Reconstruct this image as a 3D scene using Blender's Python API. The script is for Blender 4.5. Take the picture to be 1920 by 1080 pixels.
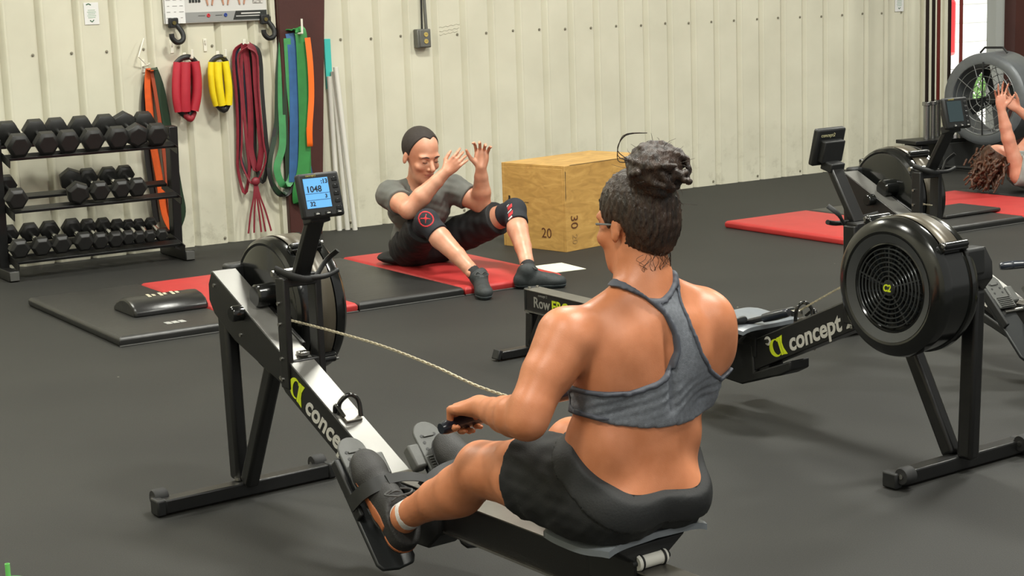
import bpy, bmesh, math, random
import numpy as np
from mathutils import Vector, Matrix, Euler
random.seed(7); np.random.seed(7)
scene = bpy.context.scene
for o in list(bpy.data.objects): bpy.data.objects.remove(o)
COL = scene.collection

# ------------------------------------------------------------------ camera
CH, CP, CR, CF = 1.4912, 0.17598, 0.035514, 3069.8
cp_, sp_, cr_, sr_ = math.cos(CP), math.sin(CP), math.cos(CR), math.sin(CR)
r0 = Vector((1, 0, 0)); u0 = Vector((0, sp_, cp_)); fw = Vector((0, cp_, -sp_))
cr = r0 * cr_ - u0 * sr_; cu = r0 * sr_ + u0 * cr_
cam = bpy.data.cameras.new('camera'); camo = bpy.data.objects.new('camera', cam); COL.objects.link(camo)
m = Matrix.Identity(4)
for i in range(3): m[i][0], m[i][1], m[i][2] = cr[i], cu[i], -fw[i]
m[2][3] = CH
camo.matrix_world = m
cam.sensor_width = 36; cam.lens = 36 * CF / 1920; cam.clip_end = 200
scene.camera = camo

# ------------------------------------------------------------------ world, lights, exposure
wld = bpy.data.worlds.new('world'); scene.world = wld; wld.use_nodes = True
bg = wld.node_tree.nodes['Background']; bg.inputs[0].default_value = (1.0, 1.0, 0.95, 1); bg.inputs[1].default_value = 0.62
def area(name, loc, sx, sy, power, col=(1, .99, .90), target=None):
    l = bpy.data.lights.new(name, 'AREA'); l.shape = 'RECTANGLE'; l.size = sx; l.size_y = sy; l.energy = power; l.color = col
    o = bpy.data.objects.new(name, l); COL.objects.link(o); o.location = loc
    if target is not None:
        o.rotation_euler = (Vector(target) - Vector(loc)).to_track_quat('-Z', 'Y').to_euler()
    return o
for i, (x, y, p) in enumerate([(0.3, 7.6, 330), (2.1, 4.0, 330), (-3.6, 4.6, 175), (-4.2, 8.6, 215), (4.6, 8.6, 330), (-1.2, .8, 190), (3.2, 0.3, 160), (6.0, 12.2, 190)]):
    area('high_bay_light', (x, y, 4.9), 1.0, .45, p)
sunl = bpy.data.lights.new('sun', 'SUN'); sunl.energy = 9; sunl.angle = .01; suno = bpy.data.objects.new('sun', sunl); COL.objects.link(suno)
suno.rotation_euler = (math.radians(17), 0, math.radians(33)); suno.location = (0, -4, 12)
scene.view_settings.view_transform = 'Standard'; scene.view_settings.look = 'None'
scene.view_settings.gamma = 1; scene.view_settings.exposure = -0.34
scene.view_settings.use_curve_mapping = False

# ------------------------------------------------------------------ helpers
def rgb(h, a=1):
    if isinstance(h, str):
        v = [int(h[i:i + 2], 16) / 255 for i in (0, 2, 4)]
        return tuple(c / 12.92 if c < .04045 else ((c + .055) / 1.055) ** 2.4 for c in v) + (a,)
    return tuple(h) + (a,)
MATS = {}
def mat(name, col, rough=.5, metal=0, n=.0, nscale=20, bump=0, bscale=200, col2=None, spec=.5, sss=0, emit=0, stretch=None, coat=0, alpha=1, trans=0):
    if name in MATS: return MATS[name]
    m = bpy.data.materials.new(name); m.use_nodes = True; nt = m.node_tree; p = nt.nodes['Principled BSDF']
    p.inputs['Base Color'].default_value = rgb(col); p.inputs['Roughness'].default_value = rough; p.inputs['Metallic'].default_value = metal
    p.inputs['Specular IOR Level'].default_value = spec
    if coat: p.inputs['Coat Weight'].default_value = coat; p.inputs['Coat Roughness'].default_value = .12
    if sss:
        p.inputs['Subsurface Weight'].default_value = sss; p.inputs['Subsurface Radius'].default_value = (.012, .004, .002); p.inputs['Subsurface Scale'].default_value = 1
    if emit: p.inputs['Emission Color'].default_value = rgb(col); p.inputs['Emission Strength'].default_value = emit
    if alpha < 1: p.inputs['Alpha'].default_value = alpha
    if trans: p.inputs['Transmission Weight'].default_value = trans
    tc = nt.nodes.new('ShaderNodeTexCoord'); mp = nt.nodes.new('ShaderNodeMapping'); nt.links.new(tc.outputs['Object'], mp.inputs['Vector'])
    if stretch: mp.inputs['Scale'].default_value = stretch
    if n or col2:
        nz = nt.nodes.new('ShaderNodeTexNoise'); nz.inputs['Scale'].default_value = nscale; nz.inputs['Detail'].default_value = 5
        nt.links.new(mp.outputs[0], nz.inputs['Vector'])
        rmp = nt.nodes.new('ShaderNodeValToRGB'); rmp.color_ramp.elements[0].position = .3; rmp.color_ramp.elements[1].position = .72
        c1 = rgb(col); c2 = rgb(col2) if col2 else tuple(min(1, c * (1 + n)) for c in c1[:3]) + (1,)
        if not col2: c1 = tuple(c * (1 - n) for c in c1[:3]) + (1,)
        rmp.color_ramp.elements[0].color = c1; rmp.color_ramp.elements[1].color = c2
        nt.links.new(nz.outputs['Fac'], rmp.inputs[0]); nt.links.new(rmp.outputs[0], p.inputs['Base Color'])
    if bump:
        bz = nt.nodes.new('ShaderNodeTexNoise'); bz.inputs['Scale'].default_value = bscale; bz.inputs['Detail'].default_value = 3
        nt.links.new(mp.outputs[0], bz.inputs['Vector']); bb = nt.nodes.new('ShaderNodeBump'); bb.inputs['Strength'].default_value = bump; bb.inputs['Distance'].default_value = .003
        nt.links.new(bz.outputs['Fac'], bb.inputs['Height']); nt.links.new(bb.outputs[0], p.inputs['Normal'])
    MATS[name] = m; return m

class MB:
    """collects vertices and faces of ONE mesh"""
    def __init__(s): s.v = []; s.f = []; s.mi = []; s.cur = 0; s.sm = []; s.smooth = False
    def add(s, vs, fs):
        o = len(s.v); s.v += [tuple(v) for v in vs]; s.f += [tuple(i + o for i in f) for f in fs]; s.mi += [s.cur] * len(fs); s.sm += [s.smooth] * len(fs); return s
    def box(s, c, d, R=None):
        c = Vector(c); hx, hy, hz = d[0] / 2, d[1] / 2, d[2] / 2
        P = [Vector((x, y, z)) for x in (-hx, hx) for y in (-hy, hy) for z in (-hz, hz)]
        if R is not None: P = [R @ p for p in P]
        return s.add([c + p for p in P], [(0, 1, 3, 2), (4, 6, 7, 5), (0, 4, 5, 1), (2, 3, 7, 6), (0, 2, 6, 4), (1, 5, 7, 3)])
    def bar(s, a, b, w, h, up=(0, 1, 0)):
        """box section bar from a to b; w along 'up' axis, h across"""
        a, b = Vector(a), Vector(b); z = (b - a); L = z.length; z.normalize(); u = Vector(up); x = (u - z * u.dot(z)).normalized(); y = z.cross(x)
        R = Matrix((x, y, z)).transposed()
        return s.box((a + b) / 2, (w, h, L), R)
    def prism(s, poly, axis, lo, hi):
        """poly: 2d list; axis 'y': (x,z) extruded in y; 'x': (y,z); 'z': (x,y)"""
        def P(p, t): return {'y': (p[0], t, p[1]), 'x': (t, p[0], p[1]), 'z': (p[0], p[1], t)}[axis]
        n = len(poly); vs = [P(p, lo) for p in poly] + [P(p, hi) for p in poly]
        return s.add(vs, [tuple(range(n))[::-1], tuple(range(n, 2 * n))] + [(i, (i + 1) % n, n + (i + 1) % n, n + i) for i in range(n)])
    def cyl(s, a, b, ra, rb=None, n=16, caps=True):
        rb = ra if rb is None else rb
        return s.tube([a, b], [ra, rb], n, caps)
    def tube(s, pts, r, n=8, caps=True, closed=False, flat=None, up=None):
        pts = [Vector(p) for p in pts]; N = len(pts); rs = r if isinstance(r, (list, tuple)) else [r] * N
        vs = []; fs = []; ref = Vector(up) if up else None; prev = None
        for i, p in enumerate(pts):
            if closed: t = pts[(i + 1) % N] - pts[i - 1]
            else: t = pts[min(i + 1, N - 1)] - pts[max(i - 1, 0)]
            if t.length < 1e-9: t = Vector((0, 0, 1))
            t.normalize()
            if prev is None:
                a = ref if ref else (Vector((0, 0, 1)) if abs(t.z) < .9 else Vector((1, 0, 0)))
            else: a = prev if not ref else ref
            x = a - t * a.dot(t)
            if x.length < 1e-6: x = Vector((1, 0, 0)) - t * t.x
            x.normalize(); y = t.cross(x); prev = x
            fx, fy = flat if flat else (1, 1)
            for k in range(n):
                an = 2 * math.pi * k / n; vs.append(p + x * (math.cos(an) * rs[i] * fx) + y * (math.sin(an) * rs[i] * fy))
        M = N if closed else N - 1
        for i in range(M):
            for k in range(n):
                j = (i + 1) % N; fs.append((i * n + k, i * n + (k + 1) % n, j * n + (k + 1) % n, j * n + k))
        if caps and not closed: fs += [tuple(range(n))[::-1], tuple(range((N - 1) * n, N * n))]
        return s.add(vs, fs)
    def ribbon(s, pts, w, th, wdir):
        """flat strap following pts; width vector direction wdir (or list)"""
        pts = [Vector(p) for p in pts]; N = len(pts); vs = []; fs = []
        for i, p in enumerate(pts):
            t = (pts[min(i + 1, N - 1)] - pts[max(i - 1, 0)]).normalized()
            wd = Vector(wdir[i] if isinstance(wdir, list) else wdir); wd = (wd - t * wd.dot(t)).normalized(); nn = t.cross(wd)
            ww = w[i] if isinstance(w, (list, tuple)) else w
            for a, b in ((-1, -1), (1, -1), (1, 1), (-1, 1)): vs.append(p + wd * a * ww / 2 + nn * b * th / 2)
        for i in range(N - 1):
            for k in range(4): fs.append((i * 4 + k, i * 4 + (k + 1) % 4, i * 4 + 4 + (k + 1) % 4, i * 4 + 4 + k))
        fs += [(3, 2, 1, 0), tuple(range(4 * N - 4, 4 * N))]
        return s.add(vs, fs)
    def lathe(s, prof, c=(0, 0, 0), axis='y', n=48, closed=False):
        """prof: list of (radius, height along axis)"""
        vs = []; fs = []
        for r, h in prof:
            for k in range(n):
                a = 2 * math.pi * k / n; u, w = r * math.cos(a), r * math.sin(a)
                v = {'y': (u, h, w), 'z': (u, w, h), 'x': (h, u, w)}[axis]
                vs.append((v[0] + c[0], v[1] + c[1], v[2] + c[2]))
        for i in range(len(prof) - 1):
            for k in range(n): fs.append((i * n + k, i * n + (k + 1) % n, (i + 1) * n + (k + 1) % n, (i + 1) * n + k))
        if prof[0][0] > 1e-6 and not closed: fs.append(tuple(range(n))[::-1])
        if prof[-1][0] > 1e-6 and not closed: fs.append(tuple(range((len(prof) - 1) * n, len(prof) * n)))
        return s.add(vs, fs)
    def torus(s, c, R, r, axis='y', n=40, m=8, sx=1, sz=1):
        pts = []
        for k in range(n):
            a = 2 * math.pi * k / n; u, w = R * sx * math.cos(a), R * sz * math.sin(a)
            v = {'y': (u, 0, w), 'z': (u, w, 0), 'x': (0, u, w)}[axis]; pts.append(Vector(v) + Vector(c))
        return s.tube(pts, r, m, closed=True)
    def ball(s, c, r, n=12, m=8):
        r = (r, r, r) if not isinstance(r, (tuple, list)) else r; vs = []; fs = []
        for i in range(m + 1):
            ph = math.pi * i / m
            for k in range(n):
                a = 2 * math.pi * k / n; vs.append((c[0] + r[0] * math.sin(ph) * math.cos(a), c[1] + r[1] * math.sin(ph) * math.sin(a), c[2] + r[2] * math.cos(ph)))
        for i in range(m):
            for k in range(n): fs.append((i * n + k, (i + 1) * n + k, (i + 1) * n + (k + 1) % n, i * n + (k + 1) % n))
        return s.add(vs, fs)
    def build(s, name, mats, parent=None, bevel=0, smooth=False, seg=2, **tags):
        me = bpy.data.meshes.new(name); me.from_pydata(s.v, [], s.f); 
        mats = mats if isinstance(mats, (list, tuple)) else [mats]
        for m_ in mats: me.materials.append(m_)
        me.polygons.foreach_set('material_index', s.mi)
        me.polygons.foreach_set('use_smooth', [bool(smooth) or x for x in s.sm])
        bm = bmesh.new(); bm.from_mesh(me); bmesh.ops.remove_doubles(bm, verts=bm.verts, dist=1e-6); bmesh.ops.recalc_face_normals(bm, faces=bm.faces); bm.to_mesh(me); bm.free()
        o = bpy.data.objects.new(name, me); COL.objects.link(o)
        if parent is not None: o.parent = parent
        if bevel:
            b = o.modifiers.new('bevel', 'BEVEL'); b.width = bevel; b.segments = seg; b.limit_method = 'ANGLE'; b.angle_limit = math.radians(40)
            for f in me.polygons: f.use_smooth = True
            try: me.set_sharp_from_angle(angle=math.radians(42))
            except Exception: pass
        elif smooth:
            try: me.set_sharp_from_angle(angle=math.radians(50 if smooth is True else smooth))
            except Exception: pass
        for k, v in tags.items(): o[k] = v
        return o
def tag(o, label=None, cat=None, group=None, kind=None):
    if label: o['label'] = label
    if cat: o['category'] = cat
    if group: o['group'] = group
    if kind: o['kind'] = kind
    return o
def thing(name, label, cat, loc=(0, 0, 0), rz=0, group=None):
    o = bpy.data.objects.new(name, None); COL.objects.link(o); o.location = loc; o.rotation_euler = (0, 0, rz); o.empty_display_size = .1
    return tag(o, label, cat, group)
KIDS = {}
def kids(o): return [c for c in bpy.data.objects if c.parent == o]
def copy_tree(o, parent=None):
    c = o.copy(); COL.objects.link(c)
    if parent is not None: c.parent = parent
    for ch in kids(o): copy_tree(ch, c)
    return c
def arc(c, r, a0, a1, n=8):
    return [(c[0] + r * math.cos(math.radians(a0 + (a1 - a0) * i / n)), c[1] + r * math.sin(math.radians(a0 + (a1 - a0) * i / n))) for i in range(n + 1)]
def text(name, body, size, m_, parent, X, Y, o, ext=.0006, shear=0, bold=0, align='LEFT', sx=1, spacing=1):
    cu_ = bpy.data.curves.new(name, 'FONT'); cu_.body = body; cu_.size = size; cu_.extrude = ext; cu_.shear = shear; cu_.offset = bold; cu_.align_x = align; cu_.resolution_u = 3; cu_.space_character = spacing
    t = bpy.data.objects.new('tmp', cu_); COL.objects.link(t); bpy.context.view_layer.update()
    me = bpy.data.meshes.new_from_object(t); bpy.data.objects.remove(t); me.name = name
    X, Y = Vector(X).normalized(), Vector(Y).normalized(); Z = X.cross(Y)
    M = Matrix(((X[0] * sx, Y[0], Z[0], o[0]), (X[1] * sx, Y[1], Z[1], o[1]), (X[2] * sx, Y[2], Z[2], o[2]), (0, 0, 0, 1)))
    me.transform(M); me.materials.clear(); me.materials.append(m_)
    ob = bpy.data.objects.new(name, me); COL.objects.link(ob)
    if parent is not None: ob.parent = parent
    return ob

# materials
BLK = mat('black_powder_coat', '131313', .38, 0, n=.15, nscale=8, bump=.15, bscale=600)
BLKG = mat('black_gloss_plastic', '121312', .16, 0, spec=.6, n=.1, nscale=10)
BLKM = mat('black_matte_plastic', '141515', .55, 0, n=.15, nscale=30)
GRYP = mat('grey_plastic', '4c4d4a', .5, 0, n=.1, nscale=30, bump=.1, bscale=400)
SEATM = mat('seat_grey_plastic', '6e7378', .38, 0, n=.06, nscale=30)
RAILM = mat('satin_rail_steel', '77746e', .42, .8, n=.12, nscale=9)
STEEL = mat('steel', 'b8b6b0', .25, 1, n=.08, nscale=40)
CHAINM = mat('chain_nickel', 'c6bda6', .35, .6, n=.2, nscale=60)
BANDM = mat('bronze_damper_band', '544e42', .34, .25, n=.12, nscale=5)
YEL = mat('yellow_green_print', 'c4d321', .45)
LGREY = mat('light_grey_print', 'b9b7b0', .5)
WHITEP = mat('white_plastic', 'd8d6cd', .4)
RUB = mat('rubber_tyre', '202020', .7)
# ------------------------------------------------------------------ setting
WA = 0.57226; WD = 9.7406
wdir = Vector((math.cos(WA), math.sin(WA), 0)); wnrm = Vector((-wdir.y, wdir.x, 0))
def wp(u, v, z=0): return wnrm * (WD + v) + wdir * u + Vector((0, 0, z))     # u along the wall, v = distance behind its face
SP = .22597; U0 = 5.00636

def floor_material():
    m = bpy.data.materials.new('rubber_floor'); m.use_nodes = True; nt = m.node_tree; p = nt.nodes['Principled BSDF']
    tc = nt.nodes.new('ShaderNodeTexCoord')
    n1 = nt.nodes.new('ShaderNodeTexNoise'); n1.inputs['Scale'].default_value = 1.3; n1.inputs['Detail'].default_value = 6
    n2 = nt.nodes.new('ShaderNodeTexNoise'); n2.inputs['Scale'].default_value = 260; n2.inputs['Detail'].default_value = 2
    v = nt.nodes.new('ShaderNodeTexVoronoi'); v.inputs['Scale'].default_value = 3.1; v.feature = 'F1'
    for x in (n1, n2, v): nt.links.new(tc.outputs['Object'], x.inputs['Vector'])
    r1 = nt.nodes.new('ShaderNodeValToRGB'); r1.color_ramp.elements[0].position = .3; r1.color_ramp.elements[1].position = .75
    r1.color_ramp.elements[0].color = rgb('252524'); r1.color_ramp.elements[1].color = rgb('2d2d2b')
    nt.links.new(n1.outputs[0], r1.inputs[0])
    r2 = nt.nodes.new('ShaderNodeValToRGB'); r2.color_ramp.elements[0].position = .35; r2.color_ramp.elements[1].position = .7
    r2.color_ramp.elements[0].color = (.72, .72, .72, 1); r2.color_ramp.elements[1].color = (1.25, 1.25, 1.22, 1); nt.links.new(n2.outputs[0], r2.inputs[0])
    mx = nt.nodes.new('ShaderNodeMix'); mx.data_type = 'RGBA'; mx.blend_type = 'MULTIPLY'; mx.inputs[0].default_value = 1
    nt.links.new(r1.outputs[0], mx.inputs[6]); nt.links.new(r2.outputs[0], mx.inputs[7])
    # tiny scattered crumbs of chalk
    r3 = nt.nodes.new('ShaderNodeValToRGB'); r3.color_ramp.elements[0].position = .012; r3.color_ramp.elements[1].position = .018
    r3.color_ramp.elements[0].color = (1, 1, 1, 1); r3.color_ramp.elements[1].color = (0, 0, 0, 1); nt.links.new(v.outputs['Distance'], r3.inputs[0])
    mx2 = nt.nodes.new('ShaderNodeMix'); mx2.data_type = 'RGBA'; nt.links.new(r3.outputs[0], mx2.inputs[0]); nt.links.new(mx.outputs[2], mx2.inputs[6]); mx2.inputs[7].default_value = rgb('8a877c')
    nt.links.new(mx2.outputs[2], p.inputs['Base Color']); p.inputs['Roughness'].default_value = .62; p.inputs['Specular IOR Level'].default_value = .27
    b = nt.nodes.new('ShaderNodeBump'); b.inputs['Strength'].default_value = .25; b.inputs['Distance'].default_value = .002; nt.links.new(n2.outputs[0], b.inputs['Height']); nt.links.new(b.outputs[0], p.inputs['Normal'])
    return m
FLOOR = floor_material()
fb = MB(); fb.add([wp(u, v, z) for u in (-8, 20) for v in (-16, .13) for z in (-.1, 0)], [(0, 1, 3, 2), (4, 6, 7, 5), (0, 4, 5, 1), (2, 3, 7, 6), (0, 2, 6, 4), (1, 5, 7, 3)]); fl_ = fb.build('floor', FLOOR); tag(fl_, kind='structure')

def wall_material():
    m = bpy.data.materials.new('painted_wall_steel'); m.use_nodes = True; nt = m.node_tree; p = nt.nodes['Principled BSDF']
    tc = nt.nodes.new('ShaderNodeTexCoord'); sx = nt.nodes.new('ShaderNodeSeparateXYZ'); nt.links.new(tc.outputs['Object'], sx.inputs[0])
    n1 = nt.nodes.new('ShaderNodeTexNoise'); n1.inputs['Scale'].default_value = 3; n1.inputs['Detail'].default_value = 6; nt.links.new(tc.outputs['Object'], n1.inputs['Vector'])
    r1 = nt.nodes.new('ShaderNodeValToRGB'); r1.color_ramp.elements[0].position = .3; r1.color_ramp.elements[1].position = .7
    r1.color_ramp.elements[0].color = rgb('c8c5b2'); r1.color_ramp.elements[1].color = rgb('d3d0bd'); nt.links.new(n1.outputs[0], r1.inputs[0])
    # scuffs near the floor
    mr = nt.nodes.new('ShaderNodeMapRange'); mr.inputs['From Min'].default_value = 0; mr.inputs['From Max'].default_value = .55; mr.inputs['To Min'].default_value = 1; mr.inputs['To Max'].default_value = 0
    nt.links.new(sx.outputs['Z'], mr.inputs['Value'])
    n2 = nt.nodes.new('ShaderNodeTexNoise'); n2.inputs['Scale'].default_value = 9; n2.inputs['Detail'].default_value = 8; n2.inputs['Roughness'].default_value = .7
    nt.links.new(tc.outputs['Object'], n2.inputs['Vector'])
    r2 = nt.nodes.new('ShaderNodeValToRGB'); r2.color_ramp.elements[0].position = .52; r2.color_ramp.elements[1].position = .68; nt.links.new(n2.outputs[0], r2.inputs[0])
    ml = nt.nodes.new('ShaderNodeMath'); ml.operation = 'MULTIPLY'; nt.links.new(r2.outputs[0], ml.inputs[0]); nt.links.new(mr.outputs[0], ml.inputs[1])
    m2 = nt.nodes.new('ShaderNodeMath'); m2.operation = 'MULTIPLY'; nt.links.new(ml.outputs[0], m2.inputs[0]); m2.inputs[1].default_value = .45
    mx = nt.nodes.new('ShaderNodeMix'); mx.data_type = 'RGBA'; nt.links.new(m2.outputs[0], mx.inputs[0]); nt.links.new(r1.outputs[0], mx.inputs[6]); mx.inputs[7].default_value = rgb('8f8a76')
    nt.links.new(mx.outputs[2], p.inputs['Base Color']); p.inputs['Roughness'].default_value = .42; p.inputs['Specular IOR Level'].default_value = .35
    b = nt.nodes.new('ShaderNodeBump'); b.inputs['Strength'].default_value = .2; b.inputs['Distance'].default_value = .004; nt.links.new(n1.outputs[0], b.inputs['Height']); nt.links.new(b.outputs[0], p.inputs['Normal'])
    return m
WALL = wall_material()
WHT = 5.1
def wall_strip(name, ua, ub, zlo=0, zhi=WHT):
    """one ribbed steel sheet from rib index ua to ub (indices of pitch SP, grooves lie just right of each index)"""
    prof = []
    for k in range(ua, ub):
        u = U0 + k * SP
        prof += [(u, 0), (u + .014, 0), (u + .020, .030), (u + .030, .030), (u + .062, 0), (u + .072, -.002), (u + .078, 0)]
    prof.append((U0 + ub * SP + .004, -.0015))
    mb = MB(); vs = []; n = len(prof)
    for z in (zlo, zhi):
        for u, v in prof: vs.append(wp(u, v, z))
    for z in (zlo, zhi):
        for u, v in prof: vs.append(wp(u, v + .004, z))
    fs = [(i, i + 1, n + i + 1, n + i) for i in range(n - 1)] + [(2 * n + i, 3 * n + i, 3 * n + i + 1, 2 * n + i + 1) for i in range(n - 1)]
    fs += [(0, n, 3 * n, 2 * n), (n - 1, 3 * n - 1, 4 * n - 1, 2 * n - 1)] + [(i, 2 * n + i, 2 * n + i + 1, i + 1) for i in range(n - 1)] + [(n + i, n + i + 1, 3 * n + i + 1, 3 * n + i) for i in range(n - 1)]
    mb.add(vs, fs); return mb
# backing girts = the wall object itself, sheets are its panels
wb = MB()
def wbox(mb, u0_, u1_, v0_, v1_, z0_, z1_):
    P = [wp(u, v, z) for u in (u0_, u1_) for v in (v0_, v1_) for z in (z0_, z1_)]
    mb.add(P, [(0, 1, 3, 2), (4, 6, 7, 5), (0, 4, 5, 1), (2, 3, 7, 6), (0, 2, 6, 4), (1, 5, 7, 3)])
GALV = mat('galvanised_girt', '9a9a92', .5, .5, n=.1)
for z in (.02, 1.25, 2.5, 3.75): wbox(wb, -2.2, 10.55, .040, .12, z - .02, z + .06)
wback = wb.build('wall_back', GALV); tag(wback, kind='structure')
for i, k in enumerate(range(-30, 24, 4)):
    wall_strip('wall_panel', k, min(k + 4, 24)).build('wall_panel', WALL, wback)
scr = MB(); scr.cyl((0, 0, 0), (0, -.004, 0), .009, .009, 10); scr.cyl((0, -.004, 0), (0, -.010, 0), .0055, .0045, 6)
SCREWM = mat('screw_grey', '8a8676', .5, .3)
s0 = scr.build('screw', SCREWM, wback, bevel=0); s0.matrix_local = Matrix.Identity(4)
first = True
for k in range(-14, 24):
    for z, jit in ((1.2531, 0), (.035, .01)):
        if z < .1 and k % 2: continue
        o = s0 if first else s0.copy()
        if not first: COL.objects.link(o)
        first = False
        o.location = wp(U0 + k * SP + random.uniform(-.006, .006) - .006, -.001, z + random.uniform(-.004, .004)); o.rotation_euler = (0, random.uniform(0, 1), WA)
# further wall beyond the opening, left and right side walls, ceiling
w2 = MB(); wbox(w2, 11.72, 18, 0, .1, 0, WHT); o = w2.build('wall_back_right', WALL); tag(o, kind='structure')
w3 = MB(); wbox(w3, 10.5, 11.75, 0, .1, 2.9, WHT); o = w3.build('trim_1', WALL); tag(o, kind='structure')
w4 = MB(); wbox(w4, -2.3, -2.2, -12, .1, 0, WHT); o = w4.build('wall_left', WALL); tag(o, kind='structure')
w6 = MB(); wbox(w6, 17.9, 18, -12, .1, 0, WHT); o = w6.build('wall_right', WALL); tag(o, kind='structure')
CEIL = mat('ceiling_white_insulation', 'b9b6aa', .8, n=.04)
w5 = MB(); wbox(w5, -2.3, 18, -9.5, .12, WHT, WHT + .1); o = w5.build('ceiling', CEIL); tag(o, kind='structure')
# steel frame column in front of the wall
BROWN = mat('oxide_red_brown_paint', '43211c', .5, n=.12, nscale=6, bump=.2, bscale=60)
cb = MB()
P = []
for z, a, b in ((0, 4.520, 4.75), (WHT, 4.545, 5.11)):
    for u, v in ((a, 0), (a, -.09), (b, -.09), (b, 0)): P.append(wp(u, v, z))
cb.add(P, [(0, 1, 2, 3), (7, 6, 5, 4), (0, 4, 5, 1), (1, 5, 6, 2), (2, 6, 7, 3), (3, 7, 4, 0)])
o = cb.build('trim_2', BROWN, bevel=.004); tag(o, kind='structure')
o2 = MB(); wbox(o2, 4.490, 4.520, -.05, 0, 0, WHT); o = o2.build('trim_3', WALL); tag(o, kind='structure')
cb = MB(); wbox(cb, 11.44, 11.70, -.14, .06, 0, WHT); o = cb.build('trim_4', BROWN, bevel=.004); tag(o, kind='structure')
cb = MB(); wbox(cb, 10.43, 10.66, -.03, .10, 0, WHT); wbox(cb, 10.66, 10.70, -.05, .10, 0, WHT); o = cb.build('trim_5', WALL); tag(o, kind='structure')
cb = MB(); wbox(cb, 11.33, 11.44, -.02, .08, 0, WHT); o = cb.build('trim_6', mat('grey_jamb', 'a5a8a4', .5)); tag(o, kind='structure')
# outside: bright concrete apron, hedge, red vehicle body, white building
CONC = mat('sunlit_concrete', 'd8d6cc', .8, n=.05)
g = MB(); wbox(g, 2, 34, .13, 12, -.11, -.01); g.build('floor_outside', CONC, kind='structure')
OUTW = mat('sunlit_white_wall', 'f4f5f2', .8)
g = MB(); wbox(g, 12, 34, 9.9, 10.1, 0, 5)
for i in range(12): wbox(g, 12, 34, 9.86, 9.9, .2 + i * .32, .44 + i * .32)
t = g.build('white_building', OUTW); tag(t, 'bright white building outside behind the open doorway', 'building')
# ------------------------------------------------------------------ wall frame object helper: local x = along wall, local y = into the wall, z up
def wthing(name, label, cat, u, v, z=0, group=None, rz=0): return thing(name, label, cat, wp(u, v, z), WA + rz, group)
def wtag(o, u, v, z=0, rz=0): o.location = wp(u, v, z); o.rotation_euler = (0, 0, WA + rz); return o
# ---------------- dumbbell rack
rack = wthing('dumbbell_rack', 'black three-tier steel dumbbell rack standing against the left wall', 'rack', 3.12, -.38)
RX0, RX1 = 2.59 - 3.12, 3.645 - 3.12
for x in (RX0, RX1):
    mb = MB(); mb.bar((x, .06, .04), (x, .01, .80), .055, .075, (1, 0, 0)); mb.build('upright', BLK, rack, bevel=.004)
    mb = MB(); mb.box((x, .055, .032), (.06, .42, .058)); mb.build('foot', BLK, rack, bevel=.004)
    mb = MB(); mb.box((x, -.158, .032), (.052, .008, .05)); mb.build('end_cap', mat('grey_end_cap', '4a4a47', .6), rack, bevel=.002)
for zc in (.695, .395, .105):
    for dy, dz in ((-.075, .006), (.10, .062)):
        mb = MB()
        R = Matrix.Rotation(math.radians(17), 3, 'X')
        mb.box((0, dy, zc + dz), (RX1 - RX0 - .06, .06, .006), R); mb.box((0, dy - .028, zc + dz - .014), (RX1 - RX0 - .06, .005, .016), R)
        mb.build('shelf_rail', BLK, rack, bevel=.0015)
    for x in (RX0 + .03, RX1 - .03):
        mb = MB(); mb.bar((x, -.15, zc - .03), (x, .15, zc + .04), .006, .045, (1, 0, 0)); mb.build('shelf_bracket', BLK, rack)
mb = MB(); mb.box((0, .10, .09), (RX1 - RX0, .02, .05)); mb.build('cross_bar', BLK, rack)
HEXM = mat('dumbbell_rubber', '1a1a19', .5, n=.12, nscale=30, bump=.12, bscale=300)
HEXG = mat('chrome_handle', 'cfcfcd', .18, 1)
def dumbbell(rad, label):
    t = thing('dumbbell', label, 'dumbbell'); L = .105 if rad > .05 else .09; hw = rad * 1.05
    for s in (-1, 1):
        mb = MB(); prof = [(rad * .72, s * (L + hw / 2)), (rad, s * (L + hw / 2 - .016)), (rad, s * (L - hw / 2 + .014)), (rad * .72, s * (L - hw / 2))]
        mb.lathe(prof, axis='y', n=6); mb.build('head', HEXM, t, bevel=.003)
    mb = MB(); r = .0135
    mb.tube([(0, -L + hw / 2 - .004, 0), (0, -.03, 0), (0, 0, 0), (0, .03, 0), (0, L - hw / 2 + .004, 0)], [r * .9, r, r * 1.25, r, r * .9], 12); mb.build('grip', HEXG, t, smooth=True)
    return t
TOP = [(2.69, 0), (2.85, 0), (2.973, .004), (3.118, .006), (3.266, .004), (3.383, .012), (3.506, 0)]
MID = [(2.652, 0), (3.022, .012), (3.135, 0), (3.263, 0), (3.363, 0)]
BOT = [(2.645, .062), (2.769, .062), (2.885, .062), (3.018, .062), (3.114, .056), (3.207, .054), (3.289, .049), (3.358, .044), (3.423, .043), (3.497, .043)]
protos = {}
ordn = ['leftmost', 'second from the left', 'third from the left', 'fourth from the left', 'fifth from the left', 'sixth from the left', 'seventh from the left', 'third from the right', 'second from the right', 'rightmost']
def put_db(rad, u, v, z, tilt, label, group, spin=0, yaw=0):
    key = round(rad, 3)
    if key not in protos: protos[key] = dumbbell(rad, label); o = protos[key]
    else: o = copy_tree(protos[key])
    o.rotation_mode = 'XYZ'; o.location = wp(u, v, z)
    o.matrix_world = Matrix.Translation(wp(u, v, z)) @ Matrix.Rotation(WA + yaw, 4, 'Z') @ Matrix.Rotation(tilt, 4, 'X') @ Matrix.Rotation(spin, 4, 'Y')
    tag(o, label, 'dumbbell', group); return o
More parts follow.
